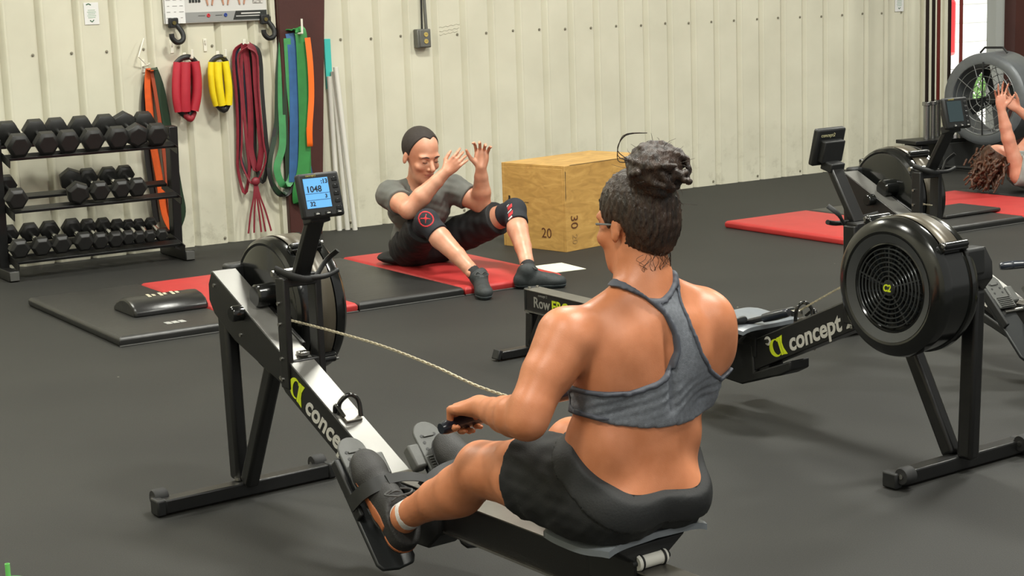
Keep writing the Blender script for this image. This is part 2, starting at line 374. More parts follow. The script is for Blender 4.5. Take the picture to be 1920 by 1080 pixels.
for i, (u, dz) in enumerate(TOP):
    nm = 'rightmost' if i == 6 else ordn[i]
    put_db(.073, u, -.385, .797 + (.004 if i == 5 else 0), math.radians(17), f'black hex dumbbell on the top shelf, {nm} of its row', 'dumbbells on the top shelf of the rack', spin=math.radians(30) if i == 5 else 0)
for i, (u, dz) in enumerate(MID):
    lab = ['black hex dumbbell alone at the left end of the middle shelf', 'tilted black hex dumbbell leaning left on the middle shelf, first after the gap', 'black hex dumbbell on the middle shelf, second after the gap', 'black hex dumbbell on the middle shelf, third after the gap', 'black hex dumbbell at the right end of the middle shelf'][i]
    put_db([.067, .069, .064, .062, .062][i], u, -.385, .497, math.radians(17), lab, 'dumbbells on the middle shelf of the rack', spin=math.radians(22) if i == 1 else 0, yaw=math.radians(-8) if i == 1 else 0)
for i, (u, r) in enumerate(BOT):
    put_db(r, u, -.385, .15 + r, math.radians(17), f'black hex dumbbell on the bottom shelf, {ordn[i]} of ten' if i < 7 or i == 9 else f'small black hex dumbbell on the bottom shelf, {ordn[i]} of ten', 'dumbbells on the bottom shelf of the rack')
# grey timber block under the lowest shelf
# ---------------- resistance bands on the wall
HOOK = mat('white_hook', 'dddacd', .4)
def hook(u, z, out, up=.05, label='', th=.011):
    t = wthing('wall_hook', label, 'hook', u, 0, z)
    mb = MB(); mb.cyl((0, -.004, 0), (0, -out, .01), th / 2, n=8); mb.cyl((0, -out, .008), (0, -out - .004, up), th / 2, n=8); mb.build('peg', HOOK, t, smooth=True)
    mb = MB(); mb.box((0, -.004, 0), (.022, .006, .08)); mb.build('plate', HOOK, t, bevel=.002); return t
def band_loop(mb, u, ztop, zbot, v, w, spread, th=.004, twist=0, skew=0, wdir=(1, 0, .0)):
    """closed hanging loop: up one side, over the peg, down the other"""
    pts = []
    n = 14
    for i in range(n + 1):
        t = i / n; x = -spread * math.sin(math.pi * min(1, t * 1.0) * .55) ; pts.append((u + x + skew * (1 - t) + twist * math.sin(t * 6), v, ztop - (ztop - zbot) * t))
    left = pts[::-1]
    right = []
    for i in range(n + 1):
        t = i / n; right.append((u + spread * math.sin(math.pi * t * .55) + skew * (1 - t) - twist * math.sin(t * 5), v - .02, ztop - (ztop - zbot) * t))
    top = [(u, v - .01, ztop + .012)]
    bot = [(u + .0, v - .01, zbot - .02)]
    return left, top, right, bot
def strap(name, parent, m_, pts, w, th=.004, wd=(1, 0, 0)):
    mb = MB(); mb.ribbon(pts, w, th, wd); return mb.build(name, m_, parent, smooth=True)
def smooth_pts(P, n=6):
    P = [Vector(p) for p in P]; out = []
    for i in range(len(P) - 1):
        p0, p1, p2, p3 = P[max(i - 1, 0)], P[i], P[i + 1], P[min(i + 2, len(P) - 1)]
        for k in range(n):
            t = k / n; out.append(.5 * ((2 * p1) + (p2 - p0) * t + (2 * p0 - 5 * p1 + 4 * p2 - p3) * t * t + (3 * p1 - p0 - 3 * p2 + p3) * t ** 3))
    out.append(P[-1]); return out
ORG = mat('orange_band', 'd9591c', .5, n=.1); ORD = mat('dark_orange_band', '9c4326', .55); GRN = mat('dark_green_band', '1f5a2b', .5, n=.12); GRL = mat('green_band', '3f8a52', .5, n=.12)
BLU = mat('blue_band', '2d5a8c', .5, n=.12); MAR = mat('maroon_band', '7e2430', .5, n=.15); BLB = mat('black_band', '20201f', .5); NVY = mat('navy_band', '232a3c', .55); GRD = mat('deep_green_band', '18301c', .5)
# set A behind the rack (orange and dark green)
def loops(name, label, cat, u, v, z, specs, group=None):
    """each spec = one band: (part name, material, width, thickness, list of (du, dv, dz))"""
    t = wthing(name, label, cat, u, v, z, group)
    return t
hook(3.635, 1.15, .11, .02, 'white bent wire hook holding the orange and dark bands')
mbw = MB(); mbw.tube([(0, -.02, .03), (-.07, -.06, .09), (-.02, -.04, .2)], .004, 6); o = mbw.build('bent_wire', HOOK); wtag(o, 3.66, 0, 1.12); tag(o, 'thin bent white wire sticking up beside the orange band hook', 'wire')
A = [('orange_band', 'orange flat resistance band loop hanging furthest left behind the dumbbell rack', ORG, .038, [(-.012, -.05, 0), (-.03, -.052, -.12), (-.028, -.05, -.4), (0, -.05, -.68), (.02, -.05, -.9), (.06, -.05, -1.0)]),
     ('black_band', 'black resistance band hanging just left of the orange one behind the rack', BLB, .03, [(-.01, -.04, -.0), (-.055, -.035, -.2), (-.06, -.035, -.5), (-.03, -.035, -.95)]),
     ('red_brown_band', 'thin brownish red resistance band between the orange and dark green ones', ORD, .022, [(.0, -.06, -.01), (.02, -.06, -.2), (.045, -.05, -.5), (.06, -.05, -.95)]),
     ('dark_green_band', 'dark green resistance band hanging right of the orange one behind the rack', GRD, .05, [(.012, -.045, 0), (.05, -.05, -.14), (.085, -.05, -.45), (.115, -.05, -.75), (.13, -.05, -.9), (.09, -.05, -1.0)])]
for nm, lab, m_, w, pts in A:
    P = smooth_pts(pts, 5); o = MB(); o.ribbon([(0, -.10, -.01)] + P, w, .006, (1, .1, 0)); back = [(p[0] + .018, p[1] + .022, p[2]) for p in P][::-1]
    o.ribbon(back, w * .9, .006, (1, -.1, 0)); ob = o.build(nm, m_, smooth=True); wtag(ob, 3.665, 0, 1.135); tag(ob, lab, 'resistance band', 'bands behind the dumbbell rack')
# pad bundles
def pad_bundle(name, label, u, z, m_, n, R, r, L, lean, names):
    t = wthing(name, label, 'padded bundle', u, -.085, z)
    for i in range(n):
        a = math.radians(names[i]); x, y = R * math.cos(a), R * .75 * math.sin(a); mb = MB()
        pts = [(x * .9, y, L * .5), (x * 1.12 + lean * .2, y * 1.05, L * .15), (x * 1.1 + lean * .6, y, -L * .2), (x * .8 + lean, y * .8, -L * .5)]
        prof = smooth_pts(pts, 4); mb.tube(prof, r, 12); ob = mb.build('foam_sleeve', m_, t, smooth=60)
    mb = MB()
    mb.tube(smooth_pts([(-R, 0, L * .48), (-R * .4, -.01, L * .5 + .025), (R * .4, -.01, L * .5 + .028), (R, 0, L * .48)], 4), .017, 8); mb.build('webbing_top', BLB, t, smooth=True)
    mb = MB(); mb.tube(smooth_pts([(-R * .7 + lean, 0, -L * .46), (lean, -.01, -L * .5 - .03), (R * .7 + lean, 0, -L * .46)], 4), .022, 8); mb.build('webbing_bottom', BLB, t, smooth=True)
    return t
REDF = mat('red_foam', 'ad2535', .5, n=.06, nscale=20); YELF = mat('yellow_foam', 'e6cf12', .5, n=.05, nscale=20); DRED = mat('deep_red_foam', '8e1c28', .6)
b1 = pad_bundle('red_padded_straps', 'bundle of red foam-padded straps hanging on the wall', 3.882, 1.015, REDF, 5, .065, .031, .30, -.02, [200, 250, 320, 20, 120])
b2 = pad_bundle('yellow_padded_straps', 'smaller bundle of yellow foam-padded straps hanging on the wall', 4.098, 1.02, YELF, 5, .052, .025, .27, .01, [190, 245, 310, 20, 120])
mb = MB(); mb.tube(smooth_pts([(-.05, .0, -.15), (-.02, -.02, -.19), (0, -.02, -.2), (.03, 0, -.16)], 4), .02, 8); mb.build('red_tail', DRED, b1, smooth=True)
hook(3.83, 1.26, .01, .03, 'white hook plate left above the red padded straps'); hook(3.908, 1.18, .13, .06, 'white peg hook carrying the red padded straps', th=.018)
hook(4.05, 1.26, .01, .03, 'white hook plate left above the yellow padded straps'); hook(4.13, 1.18, .13, .05, 'white peg hook carrying the yellow padded straps', th=.018)
# maroon and black bands
hook(4.315, 1.245, .07, .02, 'small white hook carrying the maroon and black bands')
def loop_path(x0, x1, top, bot, v, wob=0):
    P = [((x0 + x1) / 2 * .3, v - .01, top + .01), (x0 * .8, v, top - .03)]
    for i in range(1, 7): t = i / 7; P.append((x0 + wob * math.sin(t * 5), v + .004 * math.sin(t * 9), top - (top - bot) * t))
    P.append((x0 * .6 + x1 * .4, v - .01, bot - .02)); 
    for i in range(6, 0, -1): t = i / 7; P.append((x1 - wob * math.sin(t * 4), v - .02 + .004 * math.sin(t * 8), top - (top - bot) * t))
    P.append((x1 * .8, v - .02, top - .03)); P.append(((x0 + x1) / 2 * .3, v - .02, top + .008)); return P
Bm = [('maroon_band', 'wide maroon resistance band down the middle of the maroon and black group', MAR, .042, [loop_path(.0, .055, .0, -.78, -.055, .006)]),
      ('maroon_band', 'thin maroon resistance band looping low at the left of the maroon group', MAR, .02, [loop_path(-.085, -.03, 0, -.92, -.035, .01)]),
      ('maroon_band', 'very thin maroon bands tied in a knot at the bottom of the maroon group', MAR, .012, [loop_path(-.07, .07, -.02, -.86, -.07, .012)]),
      ('black_band', 'black resistance band hanging at the right edge of the maroon group', BLB, .026, [loop_path(.03, .10, 0, -.86, -.045, .008)]),
      ('navy_band', 'dark navy resistance band hanging inside the left loop of the maroon group', NVY, .022, [loop_path(-.06, .0, 0, -.80, -.028, .012)])]
for nm, lab, m_, w, loops_ in Bm:
    mb = MB()
    for lp in loops_: mb.ribbon(smooth_pts(lp, 4), w, .005, (1, .15, 0))
    ob = mb.build(nm, m_, smooth=True); wtag(ob, 4.30, 0, 1.245); tag(ob, lab, 'resistance band', 'maroon and black bands on the wall')
mb = MB(); mb.ball((0, -.08, -.86), (.03, .02, .028), 12, 8)
for dx, e in ((-.02, -.07), (.0, 0.02), (.02, .09), (.01, .05), (-.01, -.03)):
    mb.ribbon(smooth_pts([(dx * .3, -.08, -.86), (dx, -.085, -.95), (dx * .6 + e * .5, -.08, -1.06), (e, -.075, -1.19)], 5), .011, .004, (1, 0, 0))
ob = mb.build('knotted_cord', MAR, smooth=True); wtag(ob, 4.30, 0, 1.245); tag(ob, 'knot with loose thin maroon ends hanging below the maroon bands', 'cord')
# green, blue and orange bands on the column
hook(4.63, 1.30, .20, .10, 'long white hook on the brown column holding the green bands', th=.014)
def green(nm, lab, m_, w, pts, th=.006, wd=(1, -.35, 0)):
    mb = MB(); mb.ribbon(smooth_pts(pts, 5), w, th, wd); ob = mb.build(nm, m_, smooth=True); wtag(ob, 4.60, -.10, 1.31); tag(ob, lab, 'resistance band', 'green and blue bands on the column')
green('light_green_band', 'light green resistance band hanging left of the blue ones on the column', GRL, .045, [(-.04, .02, -.02), (-.06, .02, -.1), (-.085, .02, -.4), (-.10, .01, -.7), (-.15, .01, -.85), (-.12, .0, -.96), (-.06, .0, -.93), (-.02, .0, -.7), (-.03, .0, -.3), (-.03, 0, -.03)])
green('dark_green_band', 'dark green resistance band at the far left edge of the column group', GRD, .03, [(-.06, .03, -.03), (-.10, .03, -.3), (-.13, .03, -.6), (-.19, .02, -.8), (-.19, .02, -.93), (-.13, .01, -1.02), (-.08, .01, -.95), (-.07, .01, -.5), (-.05, .02, -.03)])
green('black_band', 'black resistance band curling lowest left in the column group', BLB, .022, [(-.05, .04, -.03), (-.09, .035, -.4), (-.17, .03, -.72), (-.205, .02, -.88), (-.16, .02, -1.01), (-.09, .01, -1.03), (-.02, .0, -.95)])
green('blue_band', 'dark blue resistance band between the light green and wide green bands', BLU, .055, [(-.01, -.0, .0), (-.005, -.01, -.1), (-.01, -.01, -.4), (-.03, -.01, -.7), (-.05, -.01, -.95)])
green('blue_band', 'blue resistance band end showing low at the right of the column group', BLU, .03, [(.03, -.0, -.02), (.05, -.0, -.4), (.06, -.0, -.75), (.09, .0, -.98), (.08, .0, -1.08)])
green('wide_green_band', 'widest bright green resistance band hanging on the long column hook', mat('bright_green_band', '2f7d3c', .5, n=.1), .075, [(.0, .03, .015), (.02, -.02, .022), (.045, -.05, -.01), (.045, -.05, -.3), (.035, -.05, -.6), (.01, -.05, -.85), (-.03, -.04, -1.0), (-.02, -.02, -1.08), (.03, -.02, -.95), (.05, -.01, -.6)])
green('orange_band', 'bright orange resistance band hanging at the right of the column group', mat('bright_orange_band', 'ee6a1a', .45), .036, [(.07, -.09, -.03), (.075, -.10, -.2), (.07, -.10, -.4), (.045, -.10, -.6), (.045, -.09, -.72), (.05, -.08, -.6)])
# teal card on the column side and white pipes leaning behind it
mb = MB(); mb.box((0, 0, 0), (.045, .012, .325)); o = mb.build('teal_card', mat('teal_card', '3fb7ae', .6), bevel=.002); wtag(o, 4.893, -.02, 1.10); tag(o, 'narrow teal card stuck to the right side of the brown column', 'card')
for i, (ua, ub, vv) in enumerate([(4.885, 4.90, -.04), (4.91, 4.955, -.05), (4.905, 4.985, -.10)]):
    mb = MB(); mb.cyl((ub - ua, -.02 * 0, -.0), (0, .0, 1.02 + .03 * i), .017, n=14); o = mb.build('white_pipe', WHITEP, smooth=True); wtag(o, ua, vv, 0)
    tag(o, ['white plastic pipe leaning closest against the brown column', 'white plastic pipe leaning in the middle of the three by the column', 'white plastic pipe leaning furthest right beside the brown column'][i], 'pipe', 'white pipes leaning by the column')
# poster
po = wthing('exercise_poster', 'grey and white exercise poster hung high on the wall above the padded straps', 'poster', 4.13, -.02, 1.40)
PW = mat('poster_white', 'c9c8c4', .35); PG = mat('poster_grey', '8f908e', .35); PD = mat('poster_dark', '2a2c29', .4); PR = mat('poster_red', 'c22a35', .4); PB = mat('poster_blue', '27408c', .4); SKP = mat('poster_skin', 'b98a72', .5)
mb = MB(); mb.box((0, 0, .23), (.69, .012, .46)); mb.build('board', PW, po, bevel=.001)
mb = MB(); mb.box((0, -.0075, .035), (.685, .003, .06)); mb.build('grey_strip', PG, po)
mb = MB(); mb.prism([(.11, .01), (.34, .01), (.34, .065), (.13, .065)], 'y', -.0105, -.009); mb.build('dark_corner', PD, po)
mb = MB(); mb.box((.23, -.012, .048), (.13, .002, .008)); mb.box((.21, -.012, .032), (.16, .002, .005)); mb.build('light_lines', PW, po)
for x, m_ in ((-.055, PR), (.06, PB)):
    mb = MB(); mb.torus((x, -.011, .042), .0085, .0035, 'y', 16, 6); mb.cyl((x, -.009, .042), (x, -.011, .042), .0035, n=8); mb.build('badge', m_, po, smooth=True)
    mb = MB(); mb.box((x - .045, -.0095, .042), (.045, .002, .003)); mb.build('fine_print', PD, po)
for x in (-.04, .065, .175):
    mb = MB(); mb.cur = 0
    for s in (-1, 1):
        mb.tube([(x + s * .010, -.009, .175), (x + s * .022, -.010, .145), (x + s * .014, -.010, .105)], [.009, .0075, .005], 6)
    mb.cur = 1; mb.box((x, -.010, .185), (.045, .008, .03)); mb.ball((x, -.01, .22), (.02, .006, .03), 10, 6)
    mb.build('printed_figure', [SKP, PD], po, smooth=True)
mb = MB(); mb.box((.285, -.009, .16), (.07, .004, .10)); mb.build('photo_panel', mat('poster_photo', '77736e', .5, n=.5, nscale=60, col2='d8d5cf'), po)
mb = MB()
for i in range(4): mb.box((-.17 + i * .02, -.009, .135), (.014, .003, .02))
mb.build('heading', PD, po)
mb = MB(); mb.box((-.275, -.014, .19), (.13, .004, .38)); sh = mb.build('paper_sheet', mat('paper', 'd9d9d7', .7), po)
mb = MB()
for r_ in range(9):
    for c_ in range(3):
        mb.box((-.318 + c_ * .042, -.0165, .035 + r_ * .036), (.03 - .008 * ((r_ + c_) % 3), .001, .004))
mb.build('ruled_print', mat('print_grey', '8a8a88', .7), sh, kind='stuff')
for u, lab in ((3.835, 'black J-hook at the lower left corner of the exercise poster'), (4.45, 'black J-hook at the lower right corner of the exercise poster')):
    t = wthing('black_hook', lab, 'hook', u, -.02, 1.36)
    mb = MB(); mb.box((0, -.02, .045), (.06, .035, .06)); mb.build('clamp', BLKM, t, bevel=.006)
    mb = MB(); mb.tube(smooth_pts([(.02, -.03, .03), (.045, -.05, -.02), (.04, -.06, -.06), (.0, -.07, -.075), (-.03, -.07, -.05), (-.035, -.07, -.02)], 4), [.016] * 21, 8); mb.build('curved_arm', BLKM, t, smooth=True)
    mb = MB(); mb.cyl((0, -.036, .045), (0, -.044, .045), .012, n=12); mb.build('bolt_head', mat('brass_bolt', '6d6238', .4, .6), t)
# paper notes
for (u, z, w, h, lab) in ((3.337, 1.48, .09, .13, 'small white paper notice with green print high on the left wall'), (10.17, 1.33, .10, .14, 'small white paper notice high at the right end of the wall')):
    t = wthing('paper_notice', lab, 'notice', u, -.004, z)
    mb = MB(); mb.box((0, 0, 0), (w, .002, h)); mb.build('sheet', mat('paper', 'd9d9d7', .7), t)
    mb = MB()
    for i in range(5): mb.box((0, -.0015, .02 - i * .011), (w * (.5 + .1 * (i % 2)), .001, .0025))
    mb.build('print_lines', mat('print_green', '6c9c77', .6), t)
    mb = MB(); mb.ribbon([(-.03, -.002, .052), (-.015, -.002, .058), (0, -.002, .05)], .006, .001, (0, 0, 1)); mb.ribbon([(-.012, -.002, -.04), (.0, -.002, -.05), (.012, -.002, -.038)], .006, .001, (0, 0, 1)); mb.build('emblem', mat('print_dark_green', '2d5a3a', .6), t)
# outlet box
t = wthing('outlet_box', 'grey metal outlet box with two yellowish sockets fed by a conduit', 'outlet', 5.605, 0, 1.235)
OG = mat('outlet_grey', '6f6f6a', .45, .4, n=.1)
mb = MB(); mb.box((0, -.03, 0), (.105, .055, .125)); mb.build('box', OG, t, bevel=.006)
mb = MB(); mb.box((.005, -.061, 0), (.085, .008, .115)); mb.build('cover', OG, t, bevel=.006)
for z in (.025, -.02):
    mb = MB(); mb.lathe([(.0, -.0695), (.015, -.0695), (.016, -.064)], (.01, 0, z), 'y', 16); sk = mb.build('socket', mat('socket_yellow', 'b9a45c', .5), t)
    mb = MB()
    for x in (-.005, .005): mb.box((.01 + x, -.070, z + .002), (.002, .002, .007))
    mb.build('slots', BLKM, sk)
mb = MB(); mb.tube([(.035, -.03, .06), (.03, -.03, .2), (.02, -.03, .5), (.02, -.02, 1.6)], .010, 10); mb.build('conduit', OG, t, smooth=True)
mb = MB(); mb.tube([(.008, -.02, .06), (.012, -.02, .3), (.005, -.02, .8), (.005, -.02, 1.6)], .006, 8); mb.build('cable', BLKM, t, smooth=True)
# pencilled scribble on the wall
mb = MB()
for i, (z, L) in enumerate([(.0, .17), (-.028, .16), (-.05, .15)]):
    pts = [(.0 + L * k / 12, 0, z + .012 * math.sin(k * 2.1 + i) * .4 + .02 * k / 12) for k in range(13)]
    mb.ribbon(pts, .0018, .0008, (0, 0, 1))
o = mb.build('pencil_scribble', mat('pencil', '9a9684', .8)); wtag(o, 5.755, -.0015, 1.30); tag(o, 'faint pencil scribble on the wall right of the outlet box', 'scribble')

# ------------------------------------------------------------------ wooden box
PLY = bpy.data.materials.new('plywood'); PLY.use_nodes = True; nt = PLY.node_tree; p = nt.nodes['Principled BSDF']
tc = nt.nodes.new('ShaderNodeTexCoord'); mp = nt.nodes.new('ShaderNodeMapping'); mp.inputs['Scale'].default_value = (3.0, 3.0, 9.0); nt.links.new(tc.outputs['Object'], mp.inputs[0])
nz = nt.nodes.new('ShaderNodeTexNoise'); nz.inputs['Scale'].default_value = 2.2; nz.inputs['Detail'].default_value = 8; nz.inputs['Distortion'].default_value = 1.6; nt.links.new(mp.outputs[0], nz.inputs['Vector'])
rp = nt.nodes.new('ShaderNodeValToRGB'); rp.color_ramp.elements[0].position = .25; rp.color_ramp.elements[1].position = .75; rp.color_ramp.elements[0].color = rgb('a07a40'); rp.color_ramp.elements[1].color = rgb('c8a05c')
e = rp.color_ramp.elements.new(.5); e.color = rgb('b58d4c'); nt.links.new(nz.outputs[0], rp.inputs[0]); nt.links.new(rp.outputs[0], p.inputs['Base Color']); p.inputs['Roughness'].default_value = .5
BOX = thing('plyo_box', 'large plywood jump box numbered 20 and 30 on the floor by the wall', 'box', (.3283, 9.5142, 0), .7793)
BW, BL, BH, TH = .5216, .80, .508, .018
mb = MB(); mb.box((BL / 2, .009, BH / 2), (BL, TH, BH)); sA = mb.build('side_panel', PLY, BOX, bevel=.002)
mb = MB(); mb.box((BL / 2, BW - .009, BH / 2), (BL, TH, BH)); mb.build('side_panel', PLY, BOX, bevel=.002)
mb = MB(); mb.box((.009, BW / 2, BH / 2 - .009), (TH, BW - 2 * TH, BH - .018)); mb.build('end_panel', PLY, BOX, bevel=.002)
mb = MB(); mb.box((BL - .009, BW / 2, BH / 2 - .009), (TH, BW - 2 * TH, BH - .018)); mb.build('end_panel', PLY, BOX, bevel=.002)
mb = MB(); mb.box((BL / 2, BW / 2, BH - .009), (BL - .002, BW - 2 * TH, TH)); mb.build('top_panel', PLY, BOX, bevel=.002)
BURN = mat('burnt_number', '5b3417', .7); DRK = mat('plywood_edge_dark', '4b3a20', .8)
# end at x=0 faces left; side at y=0 faces right
n20 = text('number_20', '20', .085, BURN, BOX, (0, -1, 0), (0, 0, 1), (-.0012, .20, .075))
n30 = text('number_30', '30', .085, BURN, BOX, (0, 0, -1), (1, 0, 0), (.045, -.0012, .215))
n2 = text('faded_number', '20', .06, mat('burnt_number_faded', '957442', .8), BOX, (0, 0, -1), (1, 0, 0), (.055, -.0008, .10))
mb = MB(); mb.prism([(.004, .30), (.009, .32), (.007, .42), (.011, .47), (.004, .48)], 'y', -.0008, .001); mb.build('corner_chip', DRK, BOX)
mb = MB(); mb.box((.30, .004, BH + .0003), (.50, .010, .0015)); mb.build('joint_line', DRK, BOX)
mb = MB(); mb.ribbon([(-.001, .36, .28), (-.001, .345, .27), (-.001, .33, .278), (-.001, .30, .276)], .003, .0008, (0, 0, 1)); mb.build('scratch', DRK, BOX)
mb = MB(); mb.prism([(.45, .255), (.472, .262), (.468, .31), (.455, .31)], 'x', -.0015, .001); mb.build('hand_hole', BLKM, BOX)

# ------------------------------------------------------------------ mats
MRED = mat('mat_red_vinyl', 'ab2f2e', .5, n=.07, nscale=8, bump=.25, bscale=30); MBLK = mat('mat_black_vinyl', '262625', .42, n=.15, nscale=6, bump=.3, bscale=25)
def folding_mat(label, u0, v0, n, pw, depth, cols, th=.046):
    t = wthing('folding_mat', label, 'mat', u0, v0, 0)
    for i in range(n):
        mb = MB(); x0, x1 = i * pw + .004, (i + 1) * pw - .004
        # pillow-edged panel: several rings
        rows = []
        for (ins, z) in ((.006, 0), (0, .012), (0, th - .014), (.010, th - .003), (.03, th), ):
            rows.append([(x0 + ins, ins, z), (x1 - ins, ins, z), (x1 - ins, depth - ins, z), (x0 + ins, depth - ins, z)])
        vs = [p for r_ in rows for p in r_]; fs = [(3, 2, 1, 0)]
        for r_ in range(4):
            for k in range(4): fs.append((r_ * 4 + k, r_ * 4 + (k + 1) % 4, r_ * 4 + 4 + (k + 1) % 4, r_ * 4 + 4 + k))
        fs.append((16, 17, 18, 19)); mb.add(vs, fs)
        mb.build('mat_panel', MRED if cols[i] == 'r' else MBLK, t, bevel=.004)
        if i < n - 1 or True:
            mb = MB(); mb.box(((x0 + x1) / 2, -.002, .004), (x1 - x0, .006, .004)); mb.build('edge_seam', mat('mat_seam', '5a5a58', .6), t)
    return t
m1 = folding_mat('long black and red folding mat under the man in grey', 2.415, -2.71, 4, .609, 1.36, 'brbr')
mb = MB()
for i in range(3): mb.box((.30 + i * .034, .16, .0472), (.028, .055, .0008))
mb.build('white_label', mat('label_worn', '9c9c98', .6, n=.3, nscale=80), m1)
m2 = folding_mat('red and black folding mat behind the far rowing machines', 6.72, -3.02, 4, .705, 1.2, 'rbrb')
mb = MB(); mb.box((0, 0, .012), (.50, .34, .022)); o = mb.build('exercise_pad', MBLK, bevel=.008); wtag(o, 7.93, -2.62, .047); tag(o, 'thin black exercise pad lying on the far folding mat', 'pad')
# sit-up cushion on the mat
cz = thing('sit_up_cushion', 'black wedge sit-up cushion with white letters on the mat', 'cushion', wp(2.83, -2.16, .046), WA + .0)
mb = MB(); prof = [(-.155, 0), (-.155, .022), (-.13, .05), (-.08, .07), (-.02, .078), (.04, .07), (.10, .048), (.145, .02), (.15, 0)]
vs = []; N = len(prof)
for j, x in enumerate((-.19, -.175, .175, .19)):
    s = .93 if j in (0, 3) else 1
    for y, z in prof: vs.append((x, y * s, z * (.9 if j in (0, 3) else 1)))
fs = [tuple(range(N))[::-1], tuple(range(3 * N, 4 * N))]
for j in range(3):
    for i in range(N): fs.append((j * N + i, j * N + (i + 1) % N, (j + 1) * N + (i + 1) % N, (j + 1) * N + i))
mb.add(vs, fs); mb.build('cushion_body', mat('cushion_vinyl', '1c1c1c', .3, n=.1, bump=.2, bscale=40), cz, bevel=.006)
mb = MB()
for i, x in enumerate((-.07, -.045, -.01, .012, .05, .075)): mb.box((x, -.035, .0775), (.016, .05 - .02 * (i % 2), .001), Matrix.Rotation(math.radians(8), 3, 'X'))
mb.build('worn_lettering', mat('label_cream', 'a9a48e', .6, n=.3, nscale=60), cz)
# cushion tail behind the man
mb = MB(); mb.ball((0, 0, .0), (.15, .11, .04), 24, 10); o = mb.build('black_cushion', mat('cushion_fabric', '171717', .7), smooth=True); o.location = (-.60, 9.03, .084); o.rotation_euler = (0, 0, -.2); tag(o, 'black lumbar cushion on the mat behind the man in grey', 'cushion')
# paper on the floor
mb = MB(); mb.prism([(0, 0), (.20, 0), (.20, .27), (0, .27)], 'z', 0, .002); o = mb.build('paper_sheet', mat('paper_cream', 'dcdcc6', .6)); o.location = (.235, 8.80, .001); o.rotation_euler = (0, 0, math.radians(28)); tag(o, 'blank white sheet of paper lying flat on the floor by the mat', 'paper')
# tumbler at the lower left corner
tu = thing('tumbler', 'clear tumbler with a bright green straw at the lower left corner', 'tumbler', (-1.1817, 3.600, 0))
mb = MB(); mb.lathe([(.032, 0), (.038, .005), (.047, .195), (.05, .20), (.048, .202), (.045, .195), (.036, .012), (0, .01)], axis='z', n=32); mb.build('cup', mat('tumbler_shell', 'c9a9a5', .25, alpha=.8), tu, smooth=True)
mb = MB(); mb.lathe([(0, .198), (.044, .198), (.046, .204), (.040, .207), (0, .207)], axis='z', n=32); mb.build('lid', mat('green_lid', '2c8a38', .3, coat=.3), tu, smooth=True)
mb = MB(); mb.lathe([(.0042, .06), (.0055, .06), (.0058, .250), (.0045, .250), (.0042, .06)], axis='z', n=16); mb.build('straw', mat('green_straw', '74c66a', .3), tu, smooth=True)

# ------------------------------------------------------------------ far corner: fan, barbells, equipment box
fan = thing('drum_fan', 'large grey drum fan standing in front of the bright doorway', 'fan', (3.87, 13.0, 0), math.radians(-48))
FG = mat('fan_grey', '6a6e72', .35, .3, n=.08); FD = mat('fan_dark', '1d1e1f', .5)
# axis along local -y (towards the room)
mb = MB(); mb.lathe([(.275, -.16), (.335, -.17), (.36, -.15), (.365, .12), (.355, .14), (.28, .13), (.27, 0), (.275, -.16)], (0, 0, .57), 'y', 48, closed=True); mb.build('drum', FG, fan, smooth=True)
for yy in (-.165, .13):
    mb = MB()
    for R_ in (.06, .12, .18, .24, .28): mb.torus((0, yy, .57), R_, .003, 'y', 40, 5)
    for k in range(10): a = math.pi * 2 * k / 10; mb.cyl((.03 * math.cos(a), yy, .57 + .03 * math.sin(a)), (.28 * math.cos(a), yy, .57 + .28 * math.sin(a)), .003, n=5)
    mb.build('wire_guard', mat('fan_wire', '8d9090', .4, .7), fan, smooth=True)
mb = MB()
for k in range(4):
    a = math.pi / 2 * k + .4; R = Matrix.Rotation(-a, 3, 'Y'); pts = [R @ Vector(q) for q in ((.03, -.02, -.03), (.24, -.035, -.07), (.25, .03, .05), (.03, .02, .03))]
    mb.add([p + Vector((0, 0, .57)) for p in pts] + [p + Vector((0, .006, .57)) for p in pts], [(0, 1, 2, 3), (7, 6, 5, 4), (0, 4, 5, 1), (1, 5, 6, 2), (2, 6, 7, 3), (3, 7, 4, 0)])
mb.build('blades', FD, fan); mb = MB(); mb.cyl((0, -.05, .57), (0, .12, .57), .05, n=20); mb.build('motor', FD, fan, bevel=.006)
mb = MB(); mb.tube([(0, -.17, .86), (0, -.18, .57), (0, -.17, .29)], .007, 6); mb.build('guard_bar', FD, fan)
mb = MB(); mb.tube([(-.12, -.02, .925), (-.08, -.02, .965), (.08, -.02, .965), (.12, -.02, .925)], .009, 8); mb.build('carry_handle', FD, fan, smooth=True)
mb = MB()
for s in (-1, 1): mb.tube([(s * .37, 0, .57), (s * .39, 0, .3), (s * .34, -.02, .05)], .014, 8)
mb.tube([(-.34, -.22, .03), (.34, -.22, .03)], .014, 8); mb.tube([(-.34, .2, .03), (.34, .2, .03)], .014, 8)
for s in (-1, 1): mb.tube([(s * .34, -.24, .03), (s * .34, .22, .03)], .014, 8)
mb.build('stand', FD, fan, smooth=True)
